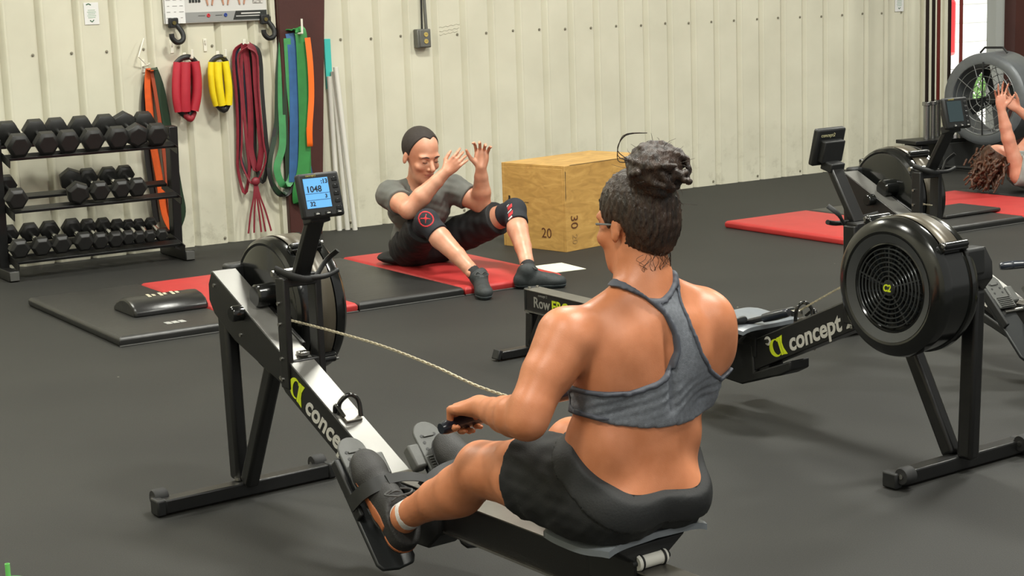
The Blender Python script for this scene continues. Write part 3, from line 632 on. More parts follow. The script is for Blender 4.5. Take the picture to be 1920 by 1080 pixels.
# storage block for upright barbells
bh = thing('barbell_holder', 'dark floor block holding the upright barbells by the doorway', 'holder', (3.64, 13.36, 0), math.radians(24))
mb = MB(); mb.box((0.10, 0, .105), (.62, .30, .21)); mb.build('block', mat('holder_dark', '2b2c2b', .6, n=.1), bh, bevel=.008)
mb = MB(); mb.box((-.02, 0, .225), (.90, .26, .03)); mb.build('top_plate', BLK, bh, bevel=.004)
for x in (-.36,): 
    mb = MB(); mb.box((x, 0, .10), (.08, .22, .2)); mb.build('side_foot', BLK, bh, bevel=.006)
BARD = mat('barbell_shaft_dark', '2a211f', .35, .7); BARR = mat('barbell_shaft_red', '6d2722', .4, .4); SLV = mat('barbell_sleeve', '9a9b9a', .25, .9)
def barbell(label, loc, shaft, tilt=0):
    t = thing('barbell', label, 'barbell', loc, 0, 'barbells standing upright by the doorway'); t.rotation_euler = (0, tilt, 0)
    mb = MB(); mb.cyl((0, 0, 0), (0, 0, .27), .026, n=16); mb.build('lower_sleeve', SLV, t, smooth=True)
    mb = MB(); mb.cyl((0, 0, .27), (0, 0, .30), .036, n=16); mb.build('collar', SLV, t, bevel=.003)
    mb = MB(); mb.cyl((0, 0, .30), (0, 0, 1.55), .0145, n=12); mb.build('shaft', shaft, t, smooth=True)
    mb = MB(); mb.cyl((0, 0, 1.55), (0, 0, 1.95), .026, n=16); mb.build('upper_sleeve', SLV, t, smooth=True); return t
for (px, py, sh_, lab) in ((3.395, 13.24, BARD, 'barbell standing upright furthest left, against the white wall'), (3.46, 13.30, BARD, 'dark barbell standing upright second from the left at the doorway edge'), (3.54, 13.45, BARR, 'barbell standing upright in the middle of the doorway group'), (3.61, 13.38, BARD, 'dark barbell standing upright second from the right in the doorway'), (3.665, 13.24, BARR, 'red-shafted barbell standing upright nearest the drum fan')):
    barbell(lab, (px, py, .24), sh_)
# a red truck and foliage glimpsed outside
tr = thing('red_truck', 'red vehicle glimpsed outside through the bright doorway', 'vehicle', wp(15.62, 6.4, 0), WA)
RC = mat('truck_red', 'd02a30', .3, coat=.6)
mb = MB(); mb.prism([(-1.5, .5), (1.5, .5), (1.5, 1.25), (.9, 1.35), (.6, 1.9), (-.6, 1.95), (-1.0, 1.35), (-1.5, 1.2)], 'y', -.8, .8); mb.build('body', RC, tr, bevel=.05)
mb = MB(); mb.prism([(-.8, 1.4), (.5, 1.4), (.4, 1.82), (-.55, 1.85)], 'y', -.83, .83); mb.build('windows', mat('car_glass', '30383c', .08, spec=.8), tr)
for x in (-.9, .9):
    for y in (-.75, .75): mb = MB(); mb.lathe([(0, y - .1), (.33, y - .1), (.35, y - .05), (.35, y + .05), (.33, y + .1), (0, y + .1)], (x, 0, .35), 'y', 24); mb.build('wheel', RUB, tr, smooth=40)
hg = MB()
for i in range(900):
    c = (random.uniform(-1.4, 1.4), random.uniform(-.3, .3), random.uniform(.05, .42)); hg.add([(c[0], c[1], c[2]), (c[0] + .07, c[1] + random.uniform(-.03, .03), c[2] + .03), (c[0] + .02, c[1], c[2] + .09)], [(0, 1, 2)])
o = hg.build('hedge', mat('foliage', '6f9a55', .7, n=.3, nscale=5)); wtag(o, 14.6, 3.6, -.06); tag(o, 'low green hedge glimpsed outside through the doorway', 'hedge')
# ------------------------------------------------------------------ rowing machine (local x = towards the seat, y = user's right, z up)
def T(x): return .674 - .4523 * x
SL = Vector((1, 0, -.4523)).normalized(); SN = Vector((.4523, 0, 1)).normalized()
def logo_prism(side, x0, zc, h, parent):
    """yellow-green mark: crescent ring with a flared stem; side=-1 left face (reads +x), +1 right face (reads -x)"""
    d = SL if side < 0 else -SL; up = SN; y = side * .0402
    o = Vector((x0, y, zc))
    def P(a, b): q = o + d * a + up * b; return (q.x, q.y, q.z)
    mb = MB()
    def plate(poly):
        n = len(poly); vs = [P(a, b) for a, b in poly]; vs += [(v[0], v[1] + side * .0008, v[2]) for v in vs]
        mb.add(vs, [tuple(range(n)), tuple(range(n, 2 * n))[::-1]] + [(i, (i + 1) % n, n + (i + 1) % n, n + i) for i in range(n)])
    N = 20; out = []; inn = []
    for k in range(N + 1):
        a = math.radians(62 + 236 * k / N); out.append((h * .52 + h * .52 * math.cos(a), h * .5 * math.sin(a) + h * .5)); 
        inn.append((h * .60 + h * .30 * math.cos(a), h * .42 * math.sin(a) + h * .5))
    for k in range(N): plate([out[k], out[k + 1], inn[k + 1], inn[k]])
    plate([(h * .80, 0), (h * .98, 0), (h * .98, h), (h * .80, h)])
    plate([(h * 1.0, 0), (h * 1.30, -h * .05), (h * 1.12, h * .35), (h * 1.10, h * .65), (h * 1.28, h * 1.05), (h * 1.0, h)])
    plate([(h * .66, h * .93), (h * .82, h * .99), (h * .82, h * .82), (h * .74, h * .80)])
    mb.build('logo', YEL, parent)
def make_rower(loc, rz, label, screen, handle_chain, seat_x, seat_mat=SEATM):
    t = thing('rowing_machine', label, 'rowing machine', loc, rz)
    # front foot
    mb = MB(); mb.box((0, 0, .027), (.052, .56, .044)); fbar = mb.build('front_foot', BLK, t, bevel=.005)
    for s in (-1, 1):
        mb = MB(); mb.box((0, s * .292, .027), (.056, .03, .05)); mb.build('end_cap', BLKM, fbar, bevel=.006)
        mb = MB(); mb.lathe([(.008, -.022), (.024, -.022), (.0275, -.016), (.0275, .016), (.024, .022), (.008, .022)], (-.036, s * .272, .044), 'y', 24); w_ = mb.build('transport_wheel', RUB, fbar, smooth=40)
        mb = MB(); mb.cyl((-.036, s * .272 - .025, .044), (-.036, s * .272 + .025, .044), .008, n=10); mb.build('axle_bolt', STEEL, fbar, smooth=40)
    # legs
    mb = MB(); mb.bar((-.055, 0, .58), (-.040, 0, .045), .045, .058, (0, 1, 0)); mb.build('front_leg', BLK, t, bevel=.012, seg=3)
    mb = MB(); mb.bar((.235, 0, .45), (.022, 0, .045), .045, .052, (0, 1, 0)); mb.build('front_leg', BLK, t, bevel=.012, seg=3)
    mb = MB(); mb.cyl((-.01, -.02, .052), (-.01, -.02, .062), .012, n=12); mb.build('leg_bolt', STEEL, t)
    # main beam
    poly = [(-.062, .704), (-.09, .66), (-.092, .61), (-.062, .572), (.067, .506), (.343, .425), (.37, .400), (.62, .287), (.905, .158), (.915, .262)]
    mb = MB(); mb.prism(poly, 'y', -.0395, .0395); beam = mb.build('main_beam', BLK, t, bevel=.003)
    mb = MB(); a = Vector((-.056, 0, T(-.056) + .002)); b = Vector((.905, 0, T(.905) + .002)); mb.bar(a, b, .076, .003, (0, 1, 0)); mb.build('beam_glare_strip', mat('beam_glare_grey', '6b6a66', .42, .55, n=.1, nscale=7), beam)  # added paler strip: glare on the black beam top put into the colour
    for (x, z) in ((-.05, .66), (.11, .53), (.35, .44)):
        mb = MB(); mb.cyl((x, -.0395, z), (x, -.043, z), .006, n=10); mb.build('rivet', STEEL, beam)
    # logo and name on both sides
    logo_prism(-1, .392, T(.392) - .088, .062, beam)
    o = Vector((.480, -.0402, T(.480) - .086)); text('lettering', 'concept 2', .083, LGREY, beam, SL, SN, o, shear=.25, bold=.0022, sx=.98)
    logo_prism(1, .775, T(.775) - .092, .062, beam)
    o = Vector((.690, .0402, T(.690) - .090)); text('lettering', 'concept 2', .083, LGREY, beam, -SL, SN, o, shear=.25, bold=.0022, sx=.98)
    # knob on the beam's left side
    mb = MB(); mb.lathe([(.0, -.075), (.020, -.075), (.024, -.070), (.024, -.04)], (.125, 0, .60), 'y', 20); mb.build('pivot_cap', BLKG, t, smooth=40)
    # flywheel housing
    fx, fz = .074, .593
    mb = MB(); mb.lathe([(0, .066), (.178, .066), (.188, .070), (.196, .068), (.207, .076), (.2125, .090), (.2125, .106)], (fx, 0, fz), 'y', 72); mb.lathe([(.2125, .106), (.206, .108), (.206, .190), (.2125, .192), (.213, .200)], (fx, 0, fz), 'y', 72)
    mb.build('flywheel_housing', BLKG, t, smooth=28)
    mb = MB(); mb.lathe([(.2125, .192), (.2135, .203), (.208, .222), (.192, .236), (.172, .241), (.166, .239)], (fx, 0, fz), 'y', 72, closed=True); mb.lathe([(.166, .239), (.160, .236), (.138, .227), (.132, .230), (.128, .226), (.124, .185), (0, .185)], (fx, 0, fz), 'y', 72, closed=True)
    cage = mb.build('fan_cover', BLKG, t, smooth=28)
    mb = MB(); mb.lathe([(.164, .2395), (.137, .2285)], (fx, 0, fz), 'y', 72, closed=True); mb.build('cover_ring', mat('ring_dark_grey', '3b3d3e', .42), cage, smooth=True)
    mb = MB()
    n = 60; vs = []; fs = []
    for k in range(n + 1):
        a = math.radians(-72 + 215 * k / n)
        for r_, y in ((.2145, .112), (.2145, .186)): vs.append((fx + r_ * math.cos(a), y, fz + r_ * math.sin(a)))
    for k in range(n): fs.append((2 * k, 2 * k + 1, 2 * k + 3, 2 * k + 2))
    mb.add(vs, fs); band = mb.build('damper_band', BANDM, t, smooth=True); sm = band.modifiers.new('t', 'SOLIDIFY'); sm.thickness = .002
    for ang in (58, -40, 142):
        a = math.radians(ang); R = Matrix.Rotation(-a, 3, 'Y'); c = Vector((fx, .148, fz)) + R @ Vector((.217, 0, 0))
        mb = MB(); mb.box(c, (.022, .105, .030), R); mb.tube([c + R @ Vector((.012, -.05, 0)), c + R @ Vector((.012, .05, 0))], .011, 10); mb.build('housing_clamp', BLKG, t, bevel=.004)
        mb = MB(); mb.cyl(c + R @ Vector((.014, .046, -.0)), c + R @ Vector((.014, .058, .0)), .006, n=8); mb.build('clamp_screw', STEEL, t)
    for R_ in (.022, .036, .050, .064, .078, .092, .106, .119):
        mb = MB(); mb.torus((fx, .231, fz), R_, .0028, 'y', 48, 6); mb.build('guard_ring', mat('guard_black', '4a4c4c', .22, .6), cage, smooth=True)
    for k in range(5):
        a = math.radians(90 + 72 * k); mb = MB(); mb.bar((fx + .02 * math.cos(a), .229, fz + .02 * math.sin(a)), (fx + .124 * math.cos(a), .229, fz + .124 * math.sin(a)), .004, .0045, (0, 1, 0)); mb.build('guard_spoke', mat('guard_black', '2a2b2b'), cage)
    mb = MB()
    for k in range(16):
        a = math.pi * 2 * k / 16; u = Vector((math.cos(a), 0, math.sin(a))); w_ = Vector((-math.sin(a), 0, math.cos(a))); c = Vector((fx, .21, fz))
        q = [c + u * .04, c + u * .118 + w_ * .02, c + u * .118 + w_ * .02 + Vector((0, .012, 0)), c + u * .04 + Vector((0, .012, 0))]; mb.add(q + [p + w_ * .004 for p in q], [(0, 1, 2, 3), (7, 6, 5, 4), (0, 4, 5, 1), (1, 5, 6, 2), (2, 6, 7, 3), (3, 7, 4, 0)])
    mb.build('fan_blades', mat('blade_grey', '23282c', .4, .3), t)
    mb = MB(); mb.cyl((fx, .229, fz), (fx, .235, fz), .021, n=20); hub = mb.build('hub_cap', BLKM, cage, smooth=40)
    text('hub_mark', 'C2', .030, YEL, hub, (-1, 0, 0), (0, 0, 1), (fx + .019, .2354, fz - .010), bold=.001, shear=.15, sx=.85)
    # side cheek joining the housing to the beam, sprocket cover and struts
    mb = MB(); mb.lathe([(0, .0), (.030, .0), (.036, .006), (.036, .066)], (fx + .06, 0, fz + .05), 'y', 28); mb.build('axle_cover', BLKG, t, smooth=40)
    mb = MB(); mb.bar((.10, .045, .62), (.34, .045, .52), .012, .022, (0, 1, 0)); mb.build('strut', BLK, t, bevel=.003)
    mb = MB(); mb.bar((.14, .055, .56), (.36, .055, .47), .010, .012, (0, 1, 0)); mb.build('strut', STEEL, t, bevel=.002)
    mb = MB(); mb.box((-.085, .062, .672), (.055, .09, .085)); mb.build('front_bracket', BLKM, t, bevel=.01)
    # chain guide frame
    x0 = .385
    for y, w in ((-.036, .020), (.066, .022)): mb = MB(); mb.box((x0, y, .575), (.05, w, .32)); mb.build('guide_post', BLK, t, bevel=.004)
    mb = MB(); mb.box((x0, .015, .725), (.05, .10, .035)); mb.build('guide_head', BLK, t, bevel=.004)
    mb = MB(); mb.box((x0, .015, .475), (.05, .085, .045)); mb.build('guide_base', BLK, t, bevel=.004)
    mb = MB(); mb.box((x0 + .004, .015, .51), (.03, .03, .012)); mb.build('roller_plate', STEEL, t, bevel=.002)
    for z in (.44, .50, .60, .66): mb = MB(); mb.cyl((x0 - .012, -.046, z), (x0 - .012, -.050, z), .0055, n=10); mb.build('screw', STEEL, t)
    mb = MB(); mb.cyl((x0 - .03, -.052, .745), (x0 - .03, .03, .745), .009, n=12); mb.build('pivot_bolt', STEEL, t, smooth=40)
    # rubber strap and clip at the arm's base
    mb = MB(); mb.tube(smooth_pts([(x0 - .01, -.05, .76), (x0 + .05, -.02, .74), (x0 + .06, .03, .73), (x0 + .03, .09, .77), (x0 + .05, .12, .80)], 5), .011, 8, flat=(1, .5)); mb.tube(smooth_pts([(x0 + .05, .0, .735), (x0 + .07, .06, .735), (x0 + .06, .11, .745)], 5), .008, 8); mb.build('rubber_strap', BLKM, t, smooth=True)
    # monitor arm and monitor
    mb = MB(); mb.bar((.405, .012, .735), (.518, .010, .915), .052, .024, (0, 1, 0)); mb.build('monitor_arm', BLK, t, bevel=.005)
    mb = MB(); mb.box((.520, .010, .912), (.05, .062, .03), Matrix.Rotation(-.25, 3, 'Y')); mb.build('arm_head', BLKM, t, bevel=.004)
    Rm = Matrix.Rotation(math.radians(-14), 3, 'Y'); mc = Vector((.545, .010, .976)); up = Rm @ Vector((0, 0, 1)); ou = Rm @ Vector((1, 0, 0))
    mb = MB(); mb.box(mc, (.024, .128, .124), Rm); mon = mb.build('monitor', BLKM, t, bevel=.007)
    mb = MB(); mb.box(mc - ou * .022 - up * .010 , (.026, .092, .072), Rm); mb.build('battery_box', BLKM, mon, bevel=.004)
    scm = mat('lcd_blue', '5e9fd8', .3, emit=.5) if screen == 'lit' else mat('lcd_off', '2b3a3e', .12)
    ys = Vector((0, 1, 0)); so = mc + ou * .0125
    mb = MB(); mb.box(so - ys * .012 + up * .006, (.0015, .076, .082), Rm); scr_ = mb.build('screen', scm, mon)
    text('brand_line', 'concept2', .0085, mat('logo_dim', 'a79b4f', .5), mon, ys, up, so - ys * .040 + up * .052, ext=.0004)
    text('back_lettering', 'concept2', .017, mat('logo_back', 'b9b48c', .5), mon, -ys, up, mc - ou * .0128 + ys * .048 + up * .036, ext=.0005)
    INK = mat('lcd_ink', '10202c', .5)
    if screen == 'lit':
        for s_, sz, dy, dz in ((':13', .017, .004, .031), ('1048', .024, -.045, .009), ('3', .014, .010, -.009), ('32', .017, -.040, -.029)):
            text('screen_digits', s_, sz, INK, scr_, ys, up, so + ou * .001 + ys * dy + up * dz, ext=.0003, bold=.0005)
        mb = MB()
        for dz in (.005, -.013): mb.box(so + ou * .0012 - ys * .012 + up * dz, (.0006, .074, .0008), Rm)
        mb.build('screen_lines', INK, scr_)
    for i in range(5):
        mb = MB(); mb.box(so + ys * .047 + up * (.040 - i * .020), (.003, .016, .010), Rm); mb.build('button', BLKG, mon, bevel=.001)
    for i in range(3):
        mb = MB(); mb.box(so + ys * (-.022 + i * .034) - up * .051, (.003, .020, .009), Rm); mb.build('button', BLKG, mon, bevel=.001)
        mb = MB(); mb.box(so + ou * .0018 + ys * (-.022 + i * .034) - up * .051, (.0005, .010, .003), Rm); mb.build('button_print', LGREY, mon)
    # monorail
    z = lambda x: .2736 + .0116 * (x - 1)
    mb = MB()
    for lo, hi, zz0, zz1 in ((-.034, .034, -.094, -.004),):
        P = [(x, y, z(x) + dz) for x in (.80, 2.262) for y, dz in ((lo, zz0), (hi, zz0), (hi, zz1), (lo, zz1))]; mb.add(P, [(0, 1, 2, 3), (7, 6, 5, 4), (0, 4, 5, 1), (1, 5, 6, 2), (2, 6, 7, 3), (3, 7, 4, 0)])
    rail = mb.build('monorail', BLK, t, bevel=.003)
    mb = MB()
    P = [(x, y, z(x) + dz) for x in (.86, 2.262) for y, dz in ((-.040, -.004), (.040, -.004), (.040, .0), (-.040, .0))]; mb.add(P, [(0, 1, 2, 3), (7, 6, 5, 4), (0, 4, 5, 1), (1, 5, 6, 2), (2, 6, 7, 3), (3, 7, 4, 0)])
    mb.build('rail_track', RAILM, rail, bevel=.001)
    for s in (-1, 1):
        mb = MB(); mb.bar((.9, s * .036, z(.9) - .092), (2.262, s * .036, z(2.262) - .092), .006, .006, (0, 1, 0)); mb.build('rail_edge', STEEL, rail)
    mb = MB(); mb.box((2.264, 0, z(2.264) - .047), (.012, .074, .10)); mb.build('rail_end_cap', BLKM, rail, bevel=.003)
    for s in (-1, 1): mb = MB(); mb.cyl((2.25, s * .02, z(2.25)), (2.25, s * .02, z(2.25) + .008), .006, n=8); mb.build('end_screw', STEEL, rail)
    for s in (-1, 1):
        d = (-s, 0, 0); x = 2.205 if s > 0 else 1.93
        text('rail_lettering', 'Row', .062, mat('rail_print_grey', '85847d', .5), rail, d, (0, 0, 1), (x, s * .0346, z(2.1) - .068), bold=.001)
        text('rail_lettering', 'ERG', .062, YEL, rail, d, (0, 0, 1), (x - s * .128, s * .0346, z(2.1) - .068), bold=.0015)
        text('rail_small_lettering', 'concept 2', .016, mat('rail_print_grey', '85847d', .5), rail, d, (0, 0, 1), (x - s * .035, s * .0346, z(2.1) - .020))
    # rear foot
    mb = MB(); mb.box((2.275, 0, .022), (.046, .34, .034)); rf = mb.build('rear_foot', BLK, t, bevel=.004)
    for s in (-1, 1): mb = MB(); mb.box((2.275, s * .178, .026), (.046, .02, .042), Matrix.Rotation(s * .35, 3, 'X')); mb.build('end_cap', BLKM, rf, bevel=.004)
    mb = MB(); mb.bar((2.262, 0, .185), (2.272, 0, .035), .045, .045, (0, 1, 0)); mb.build('rear_leg', BLK, t, bevel=.006)
    mb = MB(); mb.bar((2.165, 0, .19), (2.262, 0, .040), .045, .042, (0, 1, 0)); mb.build('rear_leg', BLK, t, bevel=.006)
    # foot stretcher
    mb = MB(); mb.prism([(.872, .265), (.865, .17), (.684, .240), (.684, .205), (.736, .179), (.80, .16), (.93, .115), (1.10, .125), (1.16, .175), (1.17, .262), (.95, .268)], 'y', -.046, .046); mb.build('stretcher_bracket', BLKM, t, bevel=.006)
    D = Vector((.70, 0, -.714)).normalized(); Nn = Vector((.714, 0, .70)).normalized(); P0 = Vector((.868, 0, .363))
    for s in (-1, 1):
        Rf = Matrix((D, Vector((0, 1, 0)) , D.cross(Vector((0, 1, 0))))).transposed()
        c = P0 + D * .185 + Vector((0, s * .128 - .007, 0)) - Nn * .010
        poly = [(-.150, -.052), (.15, -.056), (.168, -.045), (.175, 0), (.168, .045), (.15, .056), (-.150, .052), (-.160, .04), (-.160, -.04)]
        mb = MB(); n_ = len(poly); vs = [c + D * a + Vector((0, b, 0)) for a, b in poly]; vs += [v - Nn * .014 for v in vs]; mb.add(vs, [tuple(range(n_)), tuple(range(n_, 2 * n_))[::-1]] + [(i, (i + 1) % n_, n_ + (i + 1) % n_, n_ + i) for i in range(n_)])
        fp = mb.build('footboard', mat('footboard_black', '232526', .42, n=.1), t, bevel=.004)
        mb = MB(); mb.box(c + D * (-.06) + Vector((0, s * .050, 0)) + Nn * .012, (.17, .014, .03), Rf); mb.build('footboard_lip', BLKM, fp, bevel=.004)
        c2 = P0 + Vector((0, s * .115 - .008, 0)) + Nn * .004
        pl = [(c_[0], c_[1]) for c_ in arc((.018, 0), .040, 90, 270, 10)]; poly = [(.13, -.040)] + [(.13, .040)] + pl
        mb = MB(); n_ = len(poly); vs = [c2 + D * a + Vector((0, b, 0)) for a, b in poly]; vs += [v - Nn * .008 for v in vs]; mb.add(vs, [tuple(range(n_)), tuple(range(n_, 2 * n_))[::-1]] + [(i, (i + 1) % n_, n_ + (i + 1) % n_, n_ + i) for i in range(n_)])
        fl2 = mb.build('heel_slider', GRYP, t, bevel=.0025)
        for a in (.022, .042, .062):
            for b in (-.020, .020): mb = MB(); mb.cyl(c2 + D * a + Vector((0, b, 0)) + Nn * .0002, c2 + D * a + Vector((0, b, 0)) + Nn * .001, .005, n=6); mb.build('adjust_hole', BLKM, fl2)
        mb = MB(); mb.box(c2 + D * .024 + Nn * .002, (.006, .032, .004), Rf); mb.build('slider_tab', GRYP, fl2, bevel=.001)
        mb = MB(); mb.box(c2 + D * .108 + Nn * .001, (.05, .086, .010), Rf); rc_ = mb.build('toe_block', GRYP, t, bevel=.004)
        for k in range(6): mb = MB(); mb.box(c2 + D * (.088 + k * .008) + Nn * .008, (.0035, .066, .004), Rf); mb.build('grip_rib', GRYP, rc_, bevel=.001)
        mb = MB(); mb.box(c2 + D * .075 - Nn * .012 + Vector((0, -s * .060, 0)), (.07, .035, .035), Rf); mb.build('side_bracket', GRYP, t, bevel=.006)
    mb = MB(); mb.cyl((.96, -.14, .255), (.96, .14, .255), .010, n=12); mb.build('foot_axle', STEEL, t, smooth=40)
    # handle hook on the beam
    hx = .665; c = Vector((hx, 0, T(hx) + .004))
    mb = MB(); mb.box(c + SN * .004, (.05, .05, .008), Matrix.Rotation(math.radians(24), 3, 'Y')); hb = mb.build('handle_hook', RAILM, t, bevel=.002)
    mb = MB(); mb.tube(smooth_pts([c + Vector((-.02, -.022, 0)), c + Vector((-.012, -.024, .04)), c + Vector((0, 0, .062)), c + Vector((.006, .024, .045)), c + Vector((.014, .026, .0))], 5), .0065, 8); mb.build('hook_loop', BLKG, hb, smooth=True)
    mb = MB(); mb.tube(smooth_pts([c + Vector((-.03, -.03, .01)), c + Vector((-.015, -.034, .035)), c + Vector((.02, -.03, .01))], 5), .006, 8); mb.build('hook_loop', BLKG, hb, smooth=True)
    # chain
    pts = smooth_pts(handle_chain, 6); 
    L = [0]
    for a, b in zip(pts, pts[1:]): L.append(L[-1] + (b - a).length)
    nl = max(6, int(L[-1] / .0115)); mb = MB(); j = 0
    for k in range(nl):
        d = L[-1] * (k + .5) / nl
        while j < len(L) - 2 and L[j + 1] < d: j += 1
        q = pts[j].lerp(pts[j + 1], (d - L[j]) / max(1e-9, L[j + 1] - L[j])); dr = (pts[j + 1] - pts[j]).normalized()
        u = Vector((0, 1, 0)); w_ = dr.cross(u).normalized(); a_, b_ = (u, w_) if k % 2 else (w_, u)
        mb.bar(q - dr * .0078, q + dr * .0078, .0065, .0036, tuple(a_))
    mb.build('chain', CHAINM, t)
    # seat
    sx = seat_x; zs = z(sx)
    mb = MB(); nx, ny = 14, 18; vs = []; fs = []
    for lay in (0, 1):
        for i in range(nx + 1):
            for j_ in range(ny + 1):
                a = -1 + 2 * i / nx; b = -1 + 2 * j_ / ny
                wx = .125 * (1 - .10 * b * b - .14 * (1 - abs(b)) * (1 if a > 0 else 0)); wy = .152 * (1 - .10 * a ** 4)
                X = sx + a * wx; Y = b * wy
                zt = zs + .078 + .014 * a * a * (1 if a > 0 else .2) - .010 * math.exp(-((abs(b) - .45) / .25) ** 2) * (1 - a * a) - .012 * b ** 6 - .006 * a ** 8
                zt -= lay * (.014 + .004 * (1 - max(abs(a), abs(b)) ** 4))
                vs.append((X, Y, zt))
    M_ = (nx + 1) * (ny + 1); idx = lambda l, i, j: l * M_ + i * (ny + 1) + j
    for i in range(nx):
        for j_ in range(ny): fs += [(idx(0, i, j_), idx(0, i + 1, j_), idx(0, i + 1, j_ + 1), idx(0, i, j_ + 1)), (idx(1, i, j_), idx(1, i, j_ + 1), idx(1, i + 1, j_ + 1), idx(1, i + 1, j_))]
    for i in range(nx): fs += [(idx(0, i, 0), idx(1, i, 0), idx(1, i + 1, 0), idx(0, i + 1, 0)), (idx(0, i, ny), idx(0, i + 1, ny), idx(1, i + 1, ny), idx(1, i, ny))]
    for j_ in range(ny): fs += [(idx(0, 0, j_), idx(0, 0, j_ + 1), idx(1, 0, j_ + 1), idx(1, 0, j_)), (idx(0, nx, j_), idx(1, nx, j_), idx(1, nx, j_ + 1), idx(0, nx, j_ + 1))]
    mb.add(vs, fs); seat = mb.build('seat', seat_mat, t, smooth=60)
    mb = MB(); mb.prism([(-.045, zs - .05), (.045, zs - .05), (.045, zs + .02), (.10, zs + .058), (-.10, zs + .058), (-.045, zs + .02)], 'x', sx - .075, sx + .085); mb.build('seat_carriage', BLKM, seat, bevel=.004)
    for dx in (-.13, .082):
        mb = MB(); mb.lathe([(.007, -.040), (.016, -.040), (.018, -.034), (.018, -.028), (.0155, -.026), (.0155, .026), (.018, .028), (.018, .034), (.016, .040), (.007, .040)], (sx + dx, 0, zs + .018), 'y', 20); mb.build('seat_roller', WHITEP, seat, smooth=40)
        for y in (-.03, .03): mb = MB(); mb.torus((sx + dx, y, zs + .018), .0162, .0035, 'y', 20, 6); mb.build('roller_ring', BLKM, seat, smooth=True)
        mb = MB(); mb.cyl((sx + dx, -.052, zs + .018), (sx + dx, .052, zs + .018), .007, n=10); mb.build('roller_axle', BLKM, seat, smooth=40)
    return t
R1 = ((-.8427, 4.884, 0), -.94717); R2 = ((1.3598, 4.89, 0), 2.17057); R3 = ((1.5001, 6.956, 0), -1.05512)
rower1 = make_rower(*R1, 'black rowing machine with a lit blue monitor, ridden by the woman in the grey bra', 'lit', [(.33, .015, .597), (.60, .005, .604), (.86, 0, .604), (1.10, 0, .590), (1.30, 0, .571), (1.53, 0, .568)], 1.83)
rower2 = make_rower(*R2, 'empty black rowing machine with its round fan cover facing the camera at right', 'off', [(.33, .015, .585), (.45, .0, .535), (.60, 0, .455), (.69, 0, .405)], .93)
rower3 = make_rower(*R3, 'black rowing machine standing furthest back, partly hidden behind another rowing machine', 'off', [(.33, .015, .60), (.38, 0, .60), (.43, 0, .60)], 1.25)
def make_handle(rower, a, b, rad=.0170, bend=.02, clip=None):
    a, b = Vector(a), Vector(b); mid = (a + b) / 2; d = (b - a).normalized(); q = Vector((bend, 0, 0))
    mb = MB(); mb.tube([mid - d * .055, mid + d * .055], .010, 12); t = mb.build('handle', BLKM, rower, smooth=40)
    for s, e in ((1, b - mid), (-1, a - mid)):
        mb = MB(); P = [d * s * .045, d * s * .09 + q * .1, e * .7 + q * .4, e + q]; P = [p + mid for p in smooth_pts(P, 4)]; n_ = len(P); rr = [rad * (.9 + .12 * math.sin(math.pi * i / (n_ - 1))) for i in range(n_)]; rr[-1] *= .8
        mb.tube(P, rr, 16); mb.build('rubber_grip', mat('grip_navy', '151b26', .32, coat=.3), t, smooth=60)
    mb = MB(); mb.box((mid if clip is None else Vector(clip)) + Vector((-.012, 0, 0)), (.03, .03, .022)); mb.build('chain_clip', STEEL, t, bevel=.003)
    return t
make_handle(rower1, (1.50, -.262, .560), (1.56, .235, .60))
make_handle(rower2, (.70, .035, .405), (1.00, .075, .312), bend=.0, clip=(.70, .01, .40))
make_handle(rower3, (.80, -.02, .40), (1.02, .20, .42))
